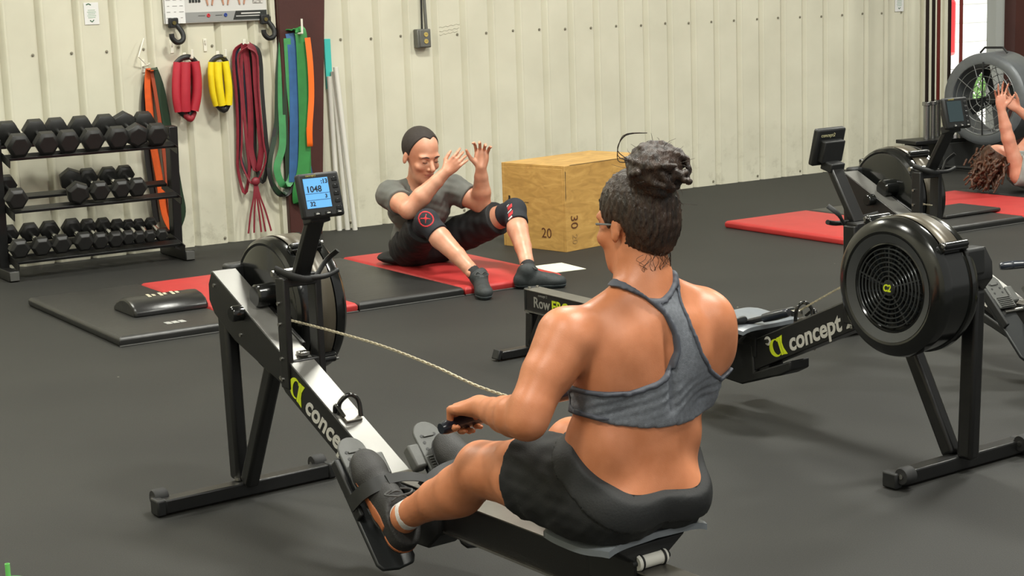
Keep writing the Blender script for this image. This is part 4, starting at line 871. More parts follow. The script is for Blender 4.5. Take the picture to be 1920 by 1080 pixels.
# ------------------------------------------------------------------ people: smooth distance fields turned into meshes
class Field:
    """prims are blended one after another; everything is in one frame"""
    def __init__(s, lo, hi, h):
        s.lo = np.array(lo, np.float32); s.h = h; s.n = np.ceil((np.array(hi) - s.lo) / h).astype(int) + 1
        s.f = np.full(s.n, .06, np.float32)
        s.ax = [s.lo[i] + h * np.arange(s.n[i], dtype=np.float32) for i in range(3)]
    def blk(s, lo, hi):
        a = np.clip(np.floor((np.array(lo) - s.lo) / s.h).astype(int), 0, s.n); b = np.clip(np.ceil((np.array(hi) - s.lo) / s.h).astype(int) + 1, 0, s.n)
        sl = tuple(slice(a[i], b[i]) for i in range(3))
        X = s.ax[0][sl[0]][:, None, None]; Y = s.ax[1][sl[1]][None, :, None]; Z = s.ax[2][sl[2]][None, None, :]
        return sl, X, Y, Z
    def comb(s, sl, d, k, sub=False):
        f = s.f[sl]
        if sub:
            d = -d; h = np.clip(.5 - .5 * (f - d) / k, 0, 1); s.f[sl] = f * (1 - h) + d * h + k * h * (1 - h)
        elif k <= 0: s.f[sl] = np.minimum(f, d)
        else:
            h = np.clip(.5 + .5 * (f - d) / k, 0, 1); s.f[sl] = f * (1 - h) + d * h - k * h * (1 - h)
    def cone(s, a, b, ra, rb, k=.02, sub=False):
        a = np.array(a, np.float32); b = np.array(b, np.float32); R = max(ra, rb) + k + .03
        sl, X, Y, Z = s.blk(np.minimum(a, b) - R, np.maximum(a, b) + R)
        if min(s.f[sl].shape) == 0: return s
        d = b - a; L2 = float(d @ d) + 1e-12
        t = np.clip(((X - a[0]) * d[0] + (Y - a[1]) * d[1] + (Z - a[2]) * d[2]) / L2, 0, 1)
        D = np.sqrt((X - a[0] - t * d[0]) ** 2 + (Y - a[1] - t * d[1]) ** 2 + (Z - a[2] - t * d[2]) ** 2) - (ra + (rb - ra) * t)
        s.comb(sl, D, k, sub); return s
    def chain(s, P, R, k=.02):
        for i in range(len(P) - 1): s.cone(P[i], P[i + 1], R[i], R[i + 1], k if i == 0 else min(k, .01))
        return s
    def ell(s, c, r, M=None, k=.02, sub=False):
        c = np.array(c, np.float32); r = np.array(r, np.float32); Rm = float(r.max()) + k + .03
        sl, X, Y, Z = s.blk(c - Rm, c + Rm)
        if min(s.f[sl].shape) == 0: return s
        x, y, z = X - c[0], Y - c[1], Z - c[2]
        if M is not None:
            M = np.array(M, np.float32)   # columns = local axes
            x, y, z = x * M[0, 0] + y * M[1, 0] + z * M[2, 0], x * M[0, 1] + y * M[1, 1] + z * M[2, 1], x * M[0, 2] + y * M[1, 2] + z * M[2, 2]
        k0 = np.sqrt((x / r[0]) ** 2 + (y / r[1]) ** 2 + (z / r[2]) ** 2); k1 = np.sqrt((x / r[0] ** 2) ** 2 + (y / r[1] ** 2) ** 2 + (z / r[2] ** 2) ** 2) + 1e-6
        s.comb(sl, k0 * (k0 - 1) / k1, k, sub); return s
    def copy(s):
        o = Field.__new__(Field); o.lo, o.h, o.n, o.ax = s.lo, s.h, s.n, s.ax; o.f = s.f.copy(); return o
    def grid(s): return s.ax[0][:, None, None], s.ax[1][None, :, None], s.ax[2][None, None, :]
    def mesh(s, name, m_, parent, off=(0, 0, 0), smooth_it=1, tags=None):
        f = s.f; n0, n1, n2 = f.shape; S = f < 0
        S[0] = S[-1] = False; S[:, 0] = S[:, -1] = False; S[:, :, 0] = S[:, :, -1] = False
        c = np.zeros((n0 - 1, n1 - 1, n2 - 1), np.int8)
        for i in (0, 1):
            for j in (0, 1):
                for k in (0, 1): c += S[i:n0 - 1 + i, j:n1 - 1 + j, k:n2 - 1 + k]
        act = (c > 0) & (c < 8); idx = np.full(act.shape, -1, np.int64); ii = np.argwhere(act); idx[act] = np.arange(len(ii))
        V = np.zeros((len(ii), 3)); W = np.zeros(len(ii)); I, J, K = ii.T
        cor = [(i, j, k) for i in (0, 1) for j in (0, 1) for k in (0, 1)]
        for a in cor:
            for ax in range(3):
                if a[ax] == 1: continue
                b = list(a); b[ax] = 1
                fa = f[I + a[0], J + a[1], K + a[2]]; fb = f[I + b[0], J + b[1], K + b[2]]; sa = S[I + a[0], J + a[1], K + a[2]]; sb = S[I + b[0], J + b[1], K + b[2]]
                q = sa != sb; t = np.where(q, fa / np.where(np.abs(fa - fb) < 1e-9, 1e-9, fa - fb), 0); t = np.clip(t, 0, 1)
                P = np.stack([np.full(len(ii), a[0], float), np.full(len(ii), a[1], float), np.full(len(ii), a[2], float)], 1); P[:, ax] += t
                V[q] += P[q]; W[q] += 1
        V = V / W[:, None] + ii; V = V * s.h + s.lo
        F = []
        for ax in range(3):
            u, v = (ax + 1) % 3, (ax + 2) % 3
            A = [slice(None)] * 3; B = [slice(None)] * 3; A[ax] = slice(0, -1); B[ax] = slice(1, None)
            D = S[tuple(A)].astype(np.int8) - S[tuple(B)].astype(np.int8); e = np.argwhere(D != 0); sg = D[D != 0]
            ok = (e[:, u] > 0) & (e[:, v] > 0); e = e[ok]; sg = sg[ok]
            def cell(du, dv): q = e.copy(); q[:, u] -= du; q[:, v] -= dv; return idx[q[:, 0], q[:, 1], q[:, 2]]
            Q = np.stack([cell(1, 1), cell(0, 1), cell(0, 0), cell(1, 0)], 1); Q[sg < 0] = Q[sg < 0][:, ::-1]; F.append(Q)
        F = np.concatenate(F); F = F[(F >= 0).all(1)]
        # light smoothing along edges
        for _ in range(smooth_it):
            acc = np.zeros_like(V); cnt = np.zeros(len(V))
            for a in range(4):
                p, q = F[:, a], F[:, (a + 1) % 4]; np.add.at(acc, p, V[q]); np.add.at(cnt, p, 1); np.add.at(acc, q, V[p]); np.add.at(cnt, q, 1)
            V = V * .5 + .5 * acc / np.maximum(cnt, 1)[:, None]
        V = V - np.array(off)
        me = bpy.data.meshes.new(name); me.vertices.add(len(V)); me.vertices.foreach_set('co', V.astype(np.float32).ravel())
        me.loops.add(len(F) * 4); me.loops.foreach_set('vertex_index', F.astype(np.int32).ravel()); me.polygons.add(len(F))
        me.polygons.foreach_set('loop_start', np.arange(0, len(F) * 4, 4, dtype=np.int32)); me.polygons.foreach_set('loop_total', np.full(len(F), 4, np.int32))
        me.update(); me.validate(); me.polygons.foreach_set('use_smooth', [True] * len(me.polygons)); me.materials.append(m_)
        o = bpy.data.objects.new(name, me); COL.objects.link(o)
        if parent is not None: o.parent = parent
        return o
def poly_sd(poly, Y, Z):
    """signed distance (negative inside) of points (Y,Z) to a polygon"""
    P = np.array(poly, np.float32); d = np.full(np.broadcast(Y, Z).shape, 1e9, np.float32); ins = np.zeros(d.shape, bool)
    for i in range(len(P)):
        a, b = P[i], P[(i + 1) % len(P)]; e = b - a; wy, wz = Y - a[0], Z - a[1]; t = np.clip((wy * e[0] + wz * e[1]) / (e @ e + 1e-12), 0, 1)
        d = np.minimum(d, (wy - t * e[0]) ** 2 + (wz - t * e[1]) ** 2)
        c = ((a[1] > Z) != (b[1] > Z)) & (Y < (b[0] - a[0]) * (Z - a[1]) / (b[1] - a[1] + 1e-12) + a[0]); ins ^= c
    return np.where(ins, -1, 1) * np.sqrt(d)
def smax(a, b, k): h = np.clip(.5 - .5 * (a - b) / k, 0, 1); return a * (1 - h) + b * h + k * h * (1 - h)
def np_noise(X, Y, Z, sc, seed=0):
    r = np.random.RandomState(seed); o = 0
    for i in range(5):
        k = r.normal(size=3); k /= np.linalg.norm(k); o = o + np.sin((X * k[0] + Y * k[1] + Z * k[2]) * sc * (1 + .35 * i) + r.uniform(0, 6)) / 5
    return o
def skin_mat(name, c1, c2, rough=.42):
    m = mat(name, c1, rough, n=.1, nscale=14, col2=c2, bump=.12, bscale=500, sss=.06, spec=.5); return m
SKINW = skin_mat('tanned_skin', 'b26d46', 'c9825c', .42); SKINM = skin_mat('ruddy_skin', 'bd7f62', 'cf9a80', .40); SKINA = skin_mat('pink_skin', 'c07c62', 'd29c85')
HAIRW = mat('dark_brown_hair', '1b120d', .38, n=.5, nscale=35, col2='3c281b', bump=.9, bscale=140, stretch=(3, 3, .6)); HAIRM = mat('short_dark_hair', '2a211c', .6, n=.3, nscale=90, bump=.8, bscale=600)
HAIRA = mat('auburn_hair', '2e1c12', .5, n=.5, nscale=40, col2='5a3924', bump=.9, bscale=160)
BLKC = mat('black_fabric', '121314', .75, n=.15, nscale=20, bump=.25, bscale=500)
def frame3(fwd, up):
    f = np.array(fwd, float); f /= np.linalg.norm(f); u = np.array(up, float); u = u - f * (u @ f); u /= np.linalg.norm(u); l = np.cross(u, f)
    return np.stack([f, l, u], 1)     # columns forward, left, up
def head(F, c, M, s=1.0, k=.012, female=False, detail=True):
    """c = centre between the ears; M columns forward,left,up; s=1 gives a head 0.23 tall"""
    c = np.array(c, float)
    def w(x, y, z): return c + M @ (np.array([x, y, z]) * s)
    F.ell(w(-.008, 0, .045), np.array([.098, .077, .092]) * s, M, .015)          # skull
    F.ell(w(.030, 0, -.010), np.array([.070, .062, .085]) * s, M, .02)           # face mass
    F.ell(w(.048, 0, -.078), np.array([.040, .042, .036]) * s, M, .025)          # jaw and chin
    F.ell(w(.074, 0, -.094), np.array([.018, .020, .016]) * s, M, .015)
    if not detail: return w
    F.ell(w(.078, 0, .030), np.array([.018, .056, .012]) * s, M, .014)           # brow
    for e in (-1, 1):
        F.ell(w(.098, e * .031, .010), np.array([.018, .019, .0125]) * s, M, .006, sub=True)
        F.ell(w(.080, e * .031, .010), np.array([.013, .0135, .0115]) * s, M, .004)   # eyeball under lid
        F.ell(w(.066, e * .042, -.022), np.array([.022, .020, .018]) * s, M, .014)    # cheek
        F.ell(w(-.004, e * .078, .000), np.array([.016, .008, .030]) * s, M @ rot_x(e * .1), .006)  # ear
        F.ell(w(.004, e * .088, .004), np.array([.008, .006, .016]) * s, M, .004, sub=True)
    F.cone(w(.088, 0, .018), w(.116, 0, -.022), .0080 * s, .0120 * s, .006)       # nose
    for e in (-1, 1): F.ell(w(.098, e * .011, -.028), np.array([.011, .008, .008]) * s, M, .005)
    F.ell(w(.086, 0, -.050), np.array([.012, .026, .008]) * s, M, .006)           # lips
    F.ell(w(.083, 0, -.063), np.array([.012, .022, .008]) * s, M, .006)
    F.ell(w(.104, 0, -.0565), np.array([.012, .022, .0022]) * s, M, .003, sub=True)
    return w
def rot_x(a): c_, s_ = math.cos(a), math.sin(a); return np.array([[1, 0, 0], [0, c_, -s_], [0, s_, c_]])
def hand(F, wr, M, s=1.0, curl=(.3, .3, .3, .3), spread=.12, thumb=(.6, .5), side=1, k=.006):
    """wr wrist, M columns: x = finger direction, y = towards the thumb side, z = back of hand; curl bends fingers to the palm (-z)"""
    wr = np.array(wr, float)
    def w(x, y, z): return wr + M @ (np.array([x, y, z]) * s)
    F.ell(w(.045, 0, 0), np.array([.052, .040, .0165]) * s, M, .012)
    F.ell(w(.018, 0, 0), np.array([.030, .028, .019]) * s, M, .015)
    lens = [(.040, .025, .020), (.045, .028, .021), (.042, .026, .020), (.033, .020, .018)]; ys = (.030, .010, -.011, -.030); xs = (.086, .091, .087, .078)
    for i in range(4):
        p = np.array([xs[i], ys[i], .002]); a = 0; sp_ = spread * (1.2 - i) * .5
        q0 = p
        F.cone(w(xs[i] - .03, ys[i] * .9, .0), w(*p), .0105 * s, .0095 * s, .006)
        for j in range(3):
            a += curl[i] * (1.0, 1.15, .75)[j]; dr = np.array([math.cos(a) * math.cos(sp_), math.sin(sp_), -math.sin(a)]); q = q0 + dr * lens[i][j]
            F.cone(w(*q0), w(*q), (.0092, .0083, .0075)[j] * s, (.0083, .0075, .0066)[j] * s, .003); q0 = q
    b = np.array([.018, .026, -.006]); t1 = b + np.array([math.cos(thumb[0]), math.sin(thumb[0]), -.35]) / 1.06 * .040; t2 = t1 + np.array([math.cos(thumb[1]), math.sin(thumb[1]), -.35]) / 1.06 * .032; t3 = t2 + np.array([math.cos(thumb[1] * .7), math.sin(thumb[1] * .7), -.4]) / 1.08 * .024
    F.cone(w(*b), w(*t1), .0135 * s, .0115 * s, .010); F.cone(w(*t1), w(*t2), .0108 * s, .0095 * s, .004); F.cone(w(*t2), w(*t3), .0095 * s, .0075 * s, .004)
def lace(mb, pts, r=.0022): mb.tube(smooth_pts(pts, 4), r, 5)


def shoe_on(t, base, H0, Mf, s, cols, ankle, shin, sock_len=.012, L=1.0, stripe=True, strap=False, sock=None):
    """H0 heel point on the ground, Mf columns toe/side/up; s=-1 when the outer side is -y"""
    SHB, SHM, SHO = cols; b0 = np.array(base)
    def f(x, y, z): return H0 + Mf @ np.array([x, y, z]) * L
    c8 = np.array([f(x, y, z) for x in (-.05, .30) for y in (-.08, .08) for z in (-.03, .15)]); lo = c8.min(0) - .02; hi = c8.max(0) + .02
    U = Field(lo, hi, .004)
    U.cone(f(.018, 0, .040), f(.09, 0, .038), .034 * L, .034 * L, .01); U.cone(f(.09, s * .002, .036), f(.185, s * .004, .034), .036 * L, .040 * L, .02); U.cone(f(.185, s * .004, .034), f(.225, s * .0, .030), .040 * L, .032 * L, .01)
    U.ell(f(.20, 0, .036), np.array((.054, .043, .030)) * L, Mf, .01); U.cone(f(.028, 0, .055), f(.045, 0, .095), .037 * L, .040 * L, .02); U.cone(f(.07, 0, .070), f(.14, 0, .050), .033 * L, .033 * L, .02)
    U.cone(ankle, ankle - shin * .03, .041, .041, .02)
    X, Y, Z = U.grid(); q = [(X - H0[0]), (Y - H0[1]), (Z - H0[2])]; lx_, ly_, lz_ = [(q[0] * Mf[0, i] + q[1] * Mf[1, i] + q[2] * Mf[2, i]) / L for i in range(3)]
    up_ = (X - ankle[0]) * shin[0] + (Y - ankle[1]) * shin[1] + (Z - ankle[2]) * shin[2]
    full = smax(U.f.copy(), up_ + .012, .004)
    U.f = np.maximum(full, .016 - lz_); sh_ = U.mesh('shoe', SHB, t, base, 1)
    U.f = np.maximum(np.maximum(full - .004, lz_ - .019), -lz_); U.mesh('sole', SHM, sh_, base, 1)
    if stripe:
        cen = .032 + .012 * np.clip((.17 - lx_) / .12, 0, 1); bandz = np.abs(lz_ - cen) - (.013 * np.clip((.185 - lx_) / .09, 0, 1) * np.clip((lx_ - .02) / .03, 0, 1) + .001)
        U.f = np.maximum(np.maximum(full - .0018, bandz), np.maximum(.045 - lx_, lx_ - .18)); U.f = np.maximum(U.f, -s * ly_); U.mesh('gum_stripe', SHO, sh_, base, 0)
        U.f = np.maximum(np.maximum(full - .0018, np.abs(lz_ - .030) - .007), lx_ - .035); U.mesh('heel_patch', SHO, sh_, base, 0)
    mb = MB()
    for k in range(5):
        x = .085 + k * .020; zt = .103 - .014 * k * .85 + .003; z2 = zt - .010
        lace(mb, [Vector(f(x, -.022, z2) - b0), Vector(f(x + .004, 0, zt) - b0), Vector(f(x, .022, z2) - b0)], .0028)
    for e in (-1, 1): lace(mb, [Vector(f(.09, 0, .104) - b0), Vector(f(.085, e * .02, .118) - b0), Vector(f(.10, e * .035, .105) - b0), Vector(f(.11, e * .012, .10) - b0)], .0028)
    mb.build('laces', mat('lace_grey', '3c3c3b', .7), sh_, smooth=True)
    if strap:
        mb = MB(); mb.ribbon(smooth_pts([Vector(f(.145, s * .062, -.005) - b0), Vector(f(.145, s * .052, .045) - b0), Vector(f(.143, s * .03, .074) - b0), Vector(f(.145, -s * .01, .082) - b0), Vector(f(.143, -s * .045, .055) - b0), Vector(f(.145, -s * .065, .02) - b0)], 5), .038, .004, Vector(Mf[:, 0])); mb.build('foot_strap', BLKM, sh_, smooth=True)
        mb = MB(); mb.ribbon(smooth_pts([Vector(f(.145, -s * .0, .086) - b0), Vector(f(.148, -s * .05, .075) - b0), Vector(f(.14, -s * .09, .07) - b0), Vector(f(.12, -s * .135, .06) - b0)], 5), .026, .003, Vector(Mf[:, 0])); mb.build('strap_tail', BLKM, sh_, smooth=True)
    K = Field(np.minimum(lo, ankle - .07), np.maximum(hi, ankle + .07), .004)
    K.cone(ankle - shin * .05, ankle + shin * .05, .0385, .0375, .0); X, Y, Z = K.grid(); top = (X - ankle[0]) * shin[0] + (Y - ankle[1]) * shin[1] + (Z - ankle[2]) * shin[2]
    K.f = np.maximum(K.f, np.maximum(top - sock_len, -top - .04)); K.mesh('sock', sock or mat('white_sock', 'd2ccc8', .8, bump=.3, bscale=400), t, base, 1)
    return sh_
# ================================================================== the woman on the first machine (frame of rower 1)
def woman():
    base = (1.82, 0, 0); t = thing('person', 'woman rowing in a grey racerback bra and black shorts, hair in a bun', 'person', Matrix.Rotation(R1[1], 4, 'Z') @ Vector(base) + Vector(R1[0]), R1[1])
    t.location.z = 0
    F = Field((.98, -.42, .12), (2.06, .42, 1.24), .0055)
    # torso
    F.ell((1.835, .005, .445), (.125, .165, .095), None, .03)
    for s in (-1, 1): F.ell((1.865, s * .085 + .005, .425), (.100, .095, .088), None, .04)
    F.ell((1.845, .008, .53), (.105, .142, .09), None, .05)
    F.ell((1.85, .022, .62), (.098, .140, .10), None, .05)
    F.ell((1.855, .035, .715), (.100, .155, .11), None, .05)
    F.ell((1.86, .045, .79), (.082, .165, .075), None, .045)
    F.ell((1.78, .03, .70), (.07, .13, .08), None, .04)
    for s in (-1, 1): F.ell((1.765, .03 + s * .07, .715), (.055, .062, .062), None, .03)
    # lats and shoulder blades
    F.ell((1.895, -.065, .745), (.045, .070, .085), None, .03); F.ell((1.905, .135, .735), (.045, .075, .085), None, .03)
    F.ell((1.87, -.110, .70), (.05, .035, .09), None, .03); F.ell((1.88, .195, .68), (.05, .040, .09), None, .03)
    F.cone((1.95, .035, .86), (1.958, .035, .64), .010, .010, .02, sub=True)
    # love handles
    for s, y in ((-1, -.108), (1, .138)): F.ell((1.862, y, .56), (.065, .035, .06), None, .05)
    # neck, traps
    F.cone((1.865, .045, .82), (1.838, .052, .955), .070, .056, .03)
    for s, y in ((-1, -.12), (1, .205)): F.cone((1.860, .045, .885), (1.865, y, .822), .035, .038, .035)
    # shoulders and arms
    SL_, EL_, WL_ = (1.855, -.165, .800), (1.875, -.285, .652), (1.603, -.212, .617)
    F.ell(SL_, (.060, .056, .062), None, .03); F.chain([SL_, (1.863, -.225, .735), (1.872, -.272, .675), EL_], [.055, .050, .044, .040], .025)
    F.ell((1.86, -.20, .755), (.052, .044, .060), None, .02)
    F.chain([EL_, (1.82, -.275, .648), (1.76, -.258, .637), (1.68, -.232, .624), WL_], [.040, .043, .038, .029, .0255], .015)
    SR_, ER_, WR_ = (1.885, .218, .785), (1.79, .275, .64), (1.645, .20, .64)
    F.ell(SR_, (.062, .060, .066), None, .03); F.ell((1.89, .232, .735), (.052, .050, .07), None, .03); F.chain([SR_, (1.86, .25, .72), ER_], [.054, .05, .040], .025); F.chain([ER_, (1.74, .255, .636), WR_], [.040, .038, .026], .015)
    # legs
    for s, kn, an, hp in ((-1, (1.485, -.128, .432), (1.143, -.131, .240), (1.80, -.095, .445)), (1, (1.475, .142, .436), (1.143, .119, .240), (1.80, .10, .445))):
        hp, kn, an = map(np.array, (hp, kn, an)); mid = hp * .5 + kn * .5
        F.chain([hp, mid + (0, 0, .012), kn * .85 + hp * .15 + (0, 0, .004), kn], [.092, .086, .066, .058], .04)
        F.ell(kn + (-.012, 0, .012), (.05, .048, .048), None, .02)
        c1 = kn * .7 + an * .3; c2 = kn * .42 + an * .58
        F.chain([kn, c1 + (0, 0, -.014), c2 + (0, 0, -.004), an * .88 + kn * .12, an], [.055, .060, .048, .036, .033], .03)
        F.ell(kn * .66 + an * .34 + (0, 0, -.034), (.085, .040, .036), frame3(kn - an, (0, 0, 1)), .02)
        F.ell(an + (0, s * .022, .0), (.016, .014, .018), None, .012); F.ell(an + (0, -s * .022, .004), (.016, .014, .018), None, .012)
        F.cone(an, an + np.array((-.035, 0, -.045)), .033, .030, .02)
    # head
    Mh = frame3((-1, -.10, -.06), (0, .03, 1)); HC = (1.825, .058, 1.000); w = head(F, HC, Mh, .90, female=True)
    # left hand over the handle: fingers point forward-left and wrap down
    Ml = frame3((-1, -.22, -.05), (.05, 0, 1)); Mh1 = np.stack([Ml[:, 0], -Ml[:, 1] * -1, Ml[:, 2]], 1)
    # local y = towards thumb: thumb of left hand points to +y (inwards)
    hx = np.array((-.97, .05, -.20)); hx /= np.linalg.norm(hx); hy = np.array((.05, .98, .10)); hy -= hx * (hx @ hy); hy /= np.linalg.norm(hy); hz = np.cross(hx, hy); hz = hz if hz[2] > 0 else -hz
    ML = np.stack([hx, hy, hz], 1); hand(F, np.array(WL_), ML, 1.0, (1.05, 1.1, 1.12, 1.15), .03, (.25, -.2), k=.006)
    hy2 = -hy; hx2 = np.array((-.97, -.05, -.20)); hx2 /= np.linalg.norm(hx2); hy2 = np.array((.05, -.98, .1)); hy2 -= hx2 * (hx2 @ hy2); hy2 /= np.linalg.norm(hy2)
    MR = np.stack([hx2, hy2, hz], 1); hand(F, np.array(WR_), MR, .95, (1.05, 1.1, 1.12, 1.15), .03, (.25, -.2))
    X, Y, Z = F.grid(); F.f = np.where((X > 1.60) & (Z < .46), np.maximum(F.f, .368 - Z), F.f)
    body = F.mesh('body', SKINW, t, base, 1)
    # racerback bra
    left = [(-.078, .915), (-.050, .893), (-.036, .888), (-.001, .866), (.028, .832), (.047, .790), (.050, .755), (.033, .722), (-.005, .699), (-.071, .686), (-.20, .70), (-.26, .72)]
    bot = [(-.26, .64), (-.19, .650), (-.14, .632), (-.101, .616), (-.03, .600), (.091, .590), (.21, .600), (.30, .62)]
    right = [(.30, .70), (.21, .672), (.165, .700), (.128, .744), (.107, .799), (.099, .846), (.108, .905), (.094, .915), (.082, .89), (.062, .876), (.035, .864), (.006, .868), (-.022, .895), (-.05, .925)]
    sd = poly_sd(left + bot + right, F.ax[1][:, None], F.ax[2][None, :])[None]
    front = np.maximum(np.maximum(.615 - Z, Z - (.80 - .25 * np.abs(Y - .03))), 0 * X)
    wgt = np.clip((X - 1.80) / .05, 0, 1); reg = sd * wgt + front * (1 - wgt); reg = np.maximum(reg, np.maximum(Y - .262, -.178 - Y) - .0)
    arms = (((Y < -.155) & (Z > .66)) | (Y > .235)) 
    B = F.copy(); wr = .0016 * np.sin((Z - .22 * (Y + .1) ** 1) * 300 + 6 * np_noise(X, Y, Z, 16, 3)) * np.clip((.70 - Z) / .03, 0, 1) * np.clip((Z - .615) / .02, 0, 1)
    B.f = smax(F.f - .0045 - wr, reg, .003); B.f = np.maximum(B.f, (-.165 - Y)); B.mesh('racerback_bra', mat('heather_grey_fabric', '6b6f76', .75, n=.18, nscale=120, bump=.3, bscale=500), t, base, 1)
    B2 = F.copy(); B2.f = np.maximum(np.maximum(F.f - .0085, np.abs(reg + .0060) - .0058), (-.163 - Y)); B2.f = np.maximum(B2.f, .628 - Z); B2.mesh('bra_trim', mat('dark_grey_trim', '4b4e57', .7), t, base, 1)
    # shoulder slider of the strap
    # shorts
    S = Field((1.60, -.30, .30), (2.04, .32, .66), .0055)
    S.ell((1.835, .005, .445), (.130, .168, .098), None, .03)
    for s in (-1, 1): S.ell((1.868, s * .085 + .005, .427), (.102, .098, .088), None, .04)
    S.ell((1.845, .008, .53), (.108, .146, .092), None, .05)
    for s, y in ((-1, -.118), (1, .145)): S.ell((1.865, y, .525), (.06, .036, .035), None, .03)
    for s, kn, hp in ((-1, (1.485, -.128, .440), (1.80, -.100, .452)), (1, (1.475, .142, .442), (1.80, .105, .450))):
        hp, kn = map(np.array, (hp, kn)); S.chain([hp, hp * .5 + kn * .5 + (0, 0, .012), kn], [.100, .096, .082], .04)
    X, Y, Z = S.grid()
    wb_ = (Z - (.487 + .85 * (1.935 - X) - .12 * np.maximum(Y, 0) + .03 * np.abs(Y - .01))) * .75
    hem = (1.655 + .10 * np.abs(np.abs(Y) - .12) - .05 * (Z - .45)) - X
    fold = .0035 * np_noise(X * 1.2, Y * 1.3, Z * .6, 55, 11) + .003 * np_noise(X, Y, Z, 110, 5)
    raw = S.f.copy(); S.f = smax(S.f - .003 - fold, np.maximum(wb_, hem), .004); S.f = np.maximum(S.f, .364 - Z)
    S.mesh('shorts', BLKC, t, base, 1)
    S.f = np.maximum(np.maximum(raw - .0085, np.maximum(wb_, -wb_ - .052)), hem); S.mesh('waistband', mat('waistband_black', '1a1b1c', .7, bump=.2), t, base, 1)
    mb = MB(); mb.box((1.945 - base[0], .075, .437), (.003, .014, .012), Matrix.Rotation(.3, 3, 'Y')); mb.build('small_emblem', mat('emblem_grey', '5a6268', .5), t)
    # hair: cap + bun + loose strands
    H = Field((1.68, -.06, .88), (1.99, .20, 1.24), .0042)
    def hw(x, y, z): return np.array(HC) + Mh @ (np.array([x, y, z]) * .9)
    H.ell(hw(-.010, 0, .047), np.array([.104, .084, .099]) * .9, Mh, .01)
    H.ell(hw(-.045, 0, -.005), np.array([.062, .064, .060]) * .9, Mh, .03)
    H.ell(hw(-.030, 0, -.035), np.array([.058, .050, .040]) * .9, Mh, .02)
    X, Y, Z = H.grid(); q = [(X - HC[0]), (Y - HC[1]), (Z - HC[2])]; lx = (q[0] * Mh[0, 0] + q[1] * Mh[1, 0] + q[2] * Mh[2, 0]) / .9; ly = (q[0] * Mh[0, 1] + q[1] * Mh[1, 1] + q[2] * Mh[2, 1]) / .9; lz = (q[0] * Mh[0, 2] + q[1] * Mh[1, 2] + q[2] * Mh[2, 2]) / .9
    ang = np.arctan2(ly, -lx + .001); st = .0014 * np.sin(ang * 46 + 30 * lz + 3 * np_noise(lx, ly, lz, 60, 2)) + .0012 * np.sin(ang * 83 - 50 * lz)
    line = np.maximum(lx - (.030 + .75 * np.maximum(lz - .0, -.02)), -lz - .080 + .3 * np.maximum(-lx - .0, 0) * 0)    # hairline in front, nape below
    nape = -(lz + .070 - .35 * np.abs(ly))
    ear = .026 - np.sqrt((lx + .002) ** 2 + (lz + .006) ** 2)
    H.f = smax(H.f + st, np.maximum(np.maximum(line, nape), ear), .004); 
    # bun of twisted locks
    BC = np.array((1.893, .052, 1.128)); rr = np.random.RandomState(4)
    H.ell(BC, (.052, .058, .052), None, .012)
    for i in range(34):
        a0 = rr.uniform(0, 6.28); tilt = rr.normal(size=3) * .9 + (0.3, 0, .6); tilt /= np.linalg.norm(tilt); e1 = np.cross(tilt, (0, 1, .2)); e1 /= np.linalg.norm(e1); e2 = np.cross(tilt, e1); R_ = rr.uniform(.046, .053); c_ = BC + rr.normal(size=3) * (.006, .007, .006)
        P = [c_ + (e1 * math.cos(a0 + k * .42) + e2 * math.sin(a0 + k * .42)) * R_ * (1 + .08 * math.sin(k)) for k in range(9)]
        for k in range(8): H.cone(P[k], P[k + 1], .0065, .0065, .0035)
    H.cone(BC + (-.01, -.0, -.045), BC + (0, 0, 0), .036, .040, .015)
    H.f += .0008 * np.sin(X * 900 + 300 * Z + 4 * np_noise(X, Y, Z, 90, 8)) + .0022 * np_noise(X, Y, Z, 240, 12) * (Z > 1.08)
    H.mesh('hair', HAIRW, t, base, 0)
    # flyaways: thin curved strands
    mb = MB()
    for i in range(95):
        r_ = rr.normal(size=3); r_ /= np.linalg.norm(r_); 
        if i < 45: p = BC + r_ * (.050, .056, .052); out = r_
        elif i < 75: r_[0] = abs(r_[0]); p = np.array(HC) + (0, 0, .04) + r_ * (.092, .075, .088); out = r_ * .5 + (.3, 0, -.3)
        else:
            y0 = .05 + rr.uniform(-.050, .055); P = []; ph = rr.uniform(0, 6); aa = rr.uniform(.003, .009); ln_ = rr.uniform(.02, .055)
            for k in range(8): yy = y0 + aa * math.sin(ph + k * .9) + rr.normal() * .001; zz = .955 - ln_ * k / 7; P.append(Vector(np.array((1.845 + math.sqrt(max(.0635 ** 2 - min((yy - .048) ** 2, .0036), 1e-6)), yy, zz)) - np.array(base)))
            mb.tube(P, .0006, 3); continue
        L_ = rr.uniform(.010, .030) if i < 115 else rr.uniform(.015, .04); c_ = np.clip(rr.normal(size=3), -1.5, 1.5) * .006; pts = [p + (-.004) * out, p + out * L_ * .35 + c_ * .5, p + out * L_ * .7 + c_ * 1.6, p + out * L_ * .85 + c_ * 3]
        mb.tube([Vector(q_ - np.array(base)) for q_ in pts], [.0007, .0006, .0005, .0003], 3)
    for i in range(3):
        P = [BC + np.array((-.02, -.045, .02)), BC + np.array((-.03, -.075, .045 - i * .01)), BC + np.array((-.02, -.06 - i * .004, .075)), BC + np.array((0, -.02, .078))]
        mb.tube(smooth_pts([Vector(q_ - np.array(base)) for q_ in P], 5), .001, 4)
    o = mb.build('loose_strands', HAIRW, t, smooth=True); o['kind'] = 'stuff'
    # glasses arm and shoes
    mb = MB(); a_ = w(.0, .078, .014) - np.array(base); b_ = w(.066, .070, .014) - np.array(base); mb.tube([Vector(a_), Vector(b_)], .0022, 6); g_ = w(.084, .050, .010) - np.array(base)
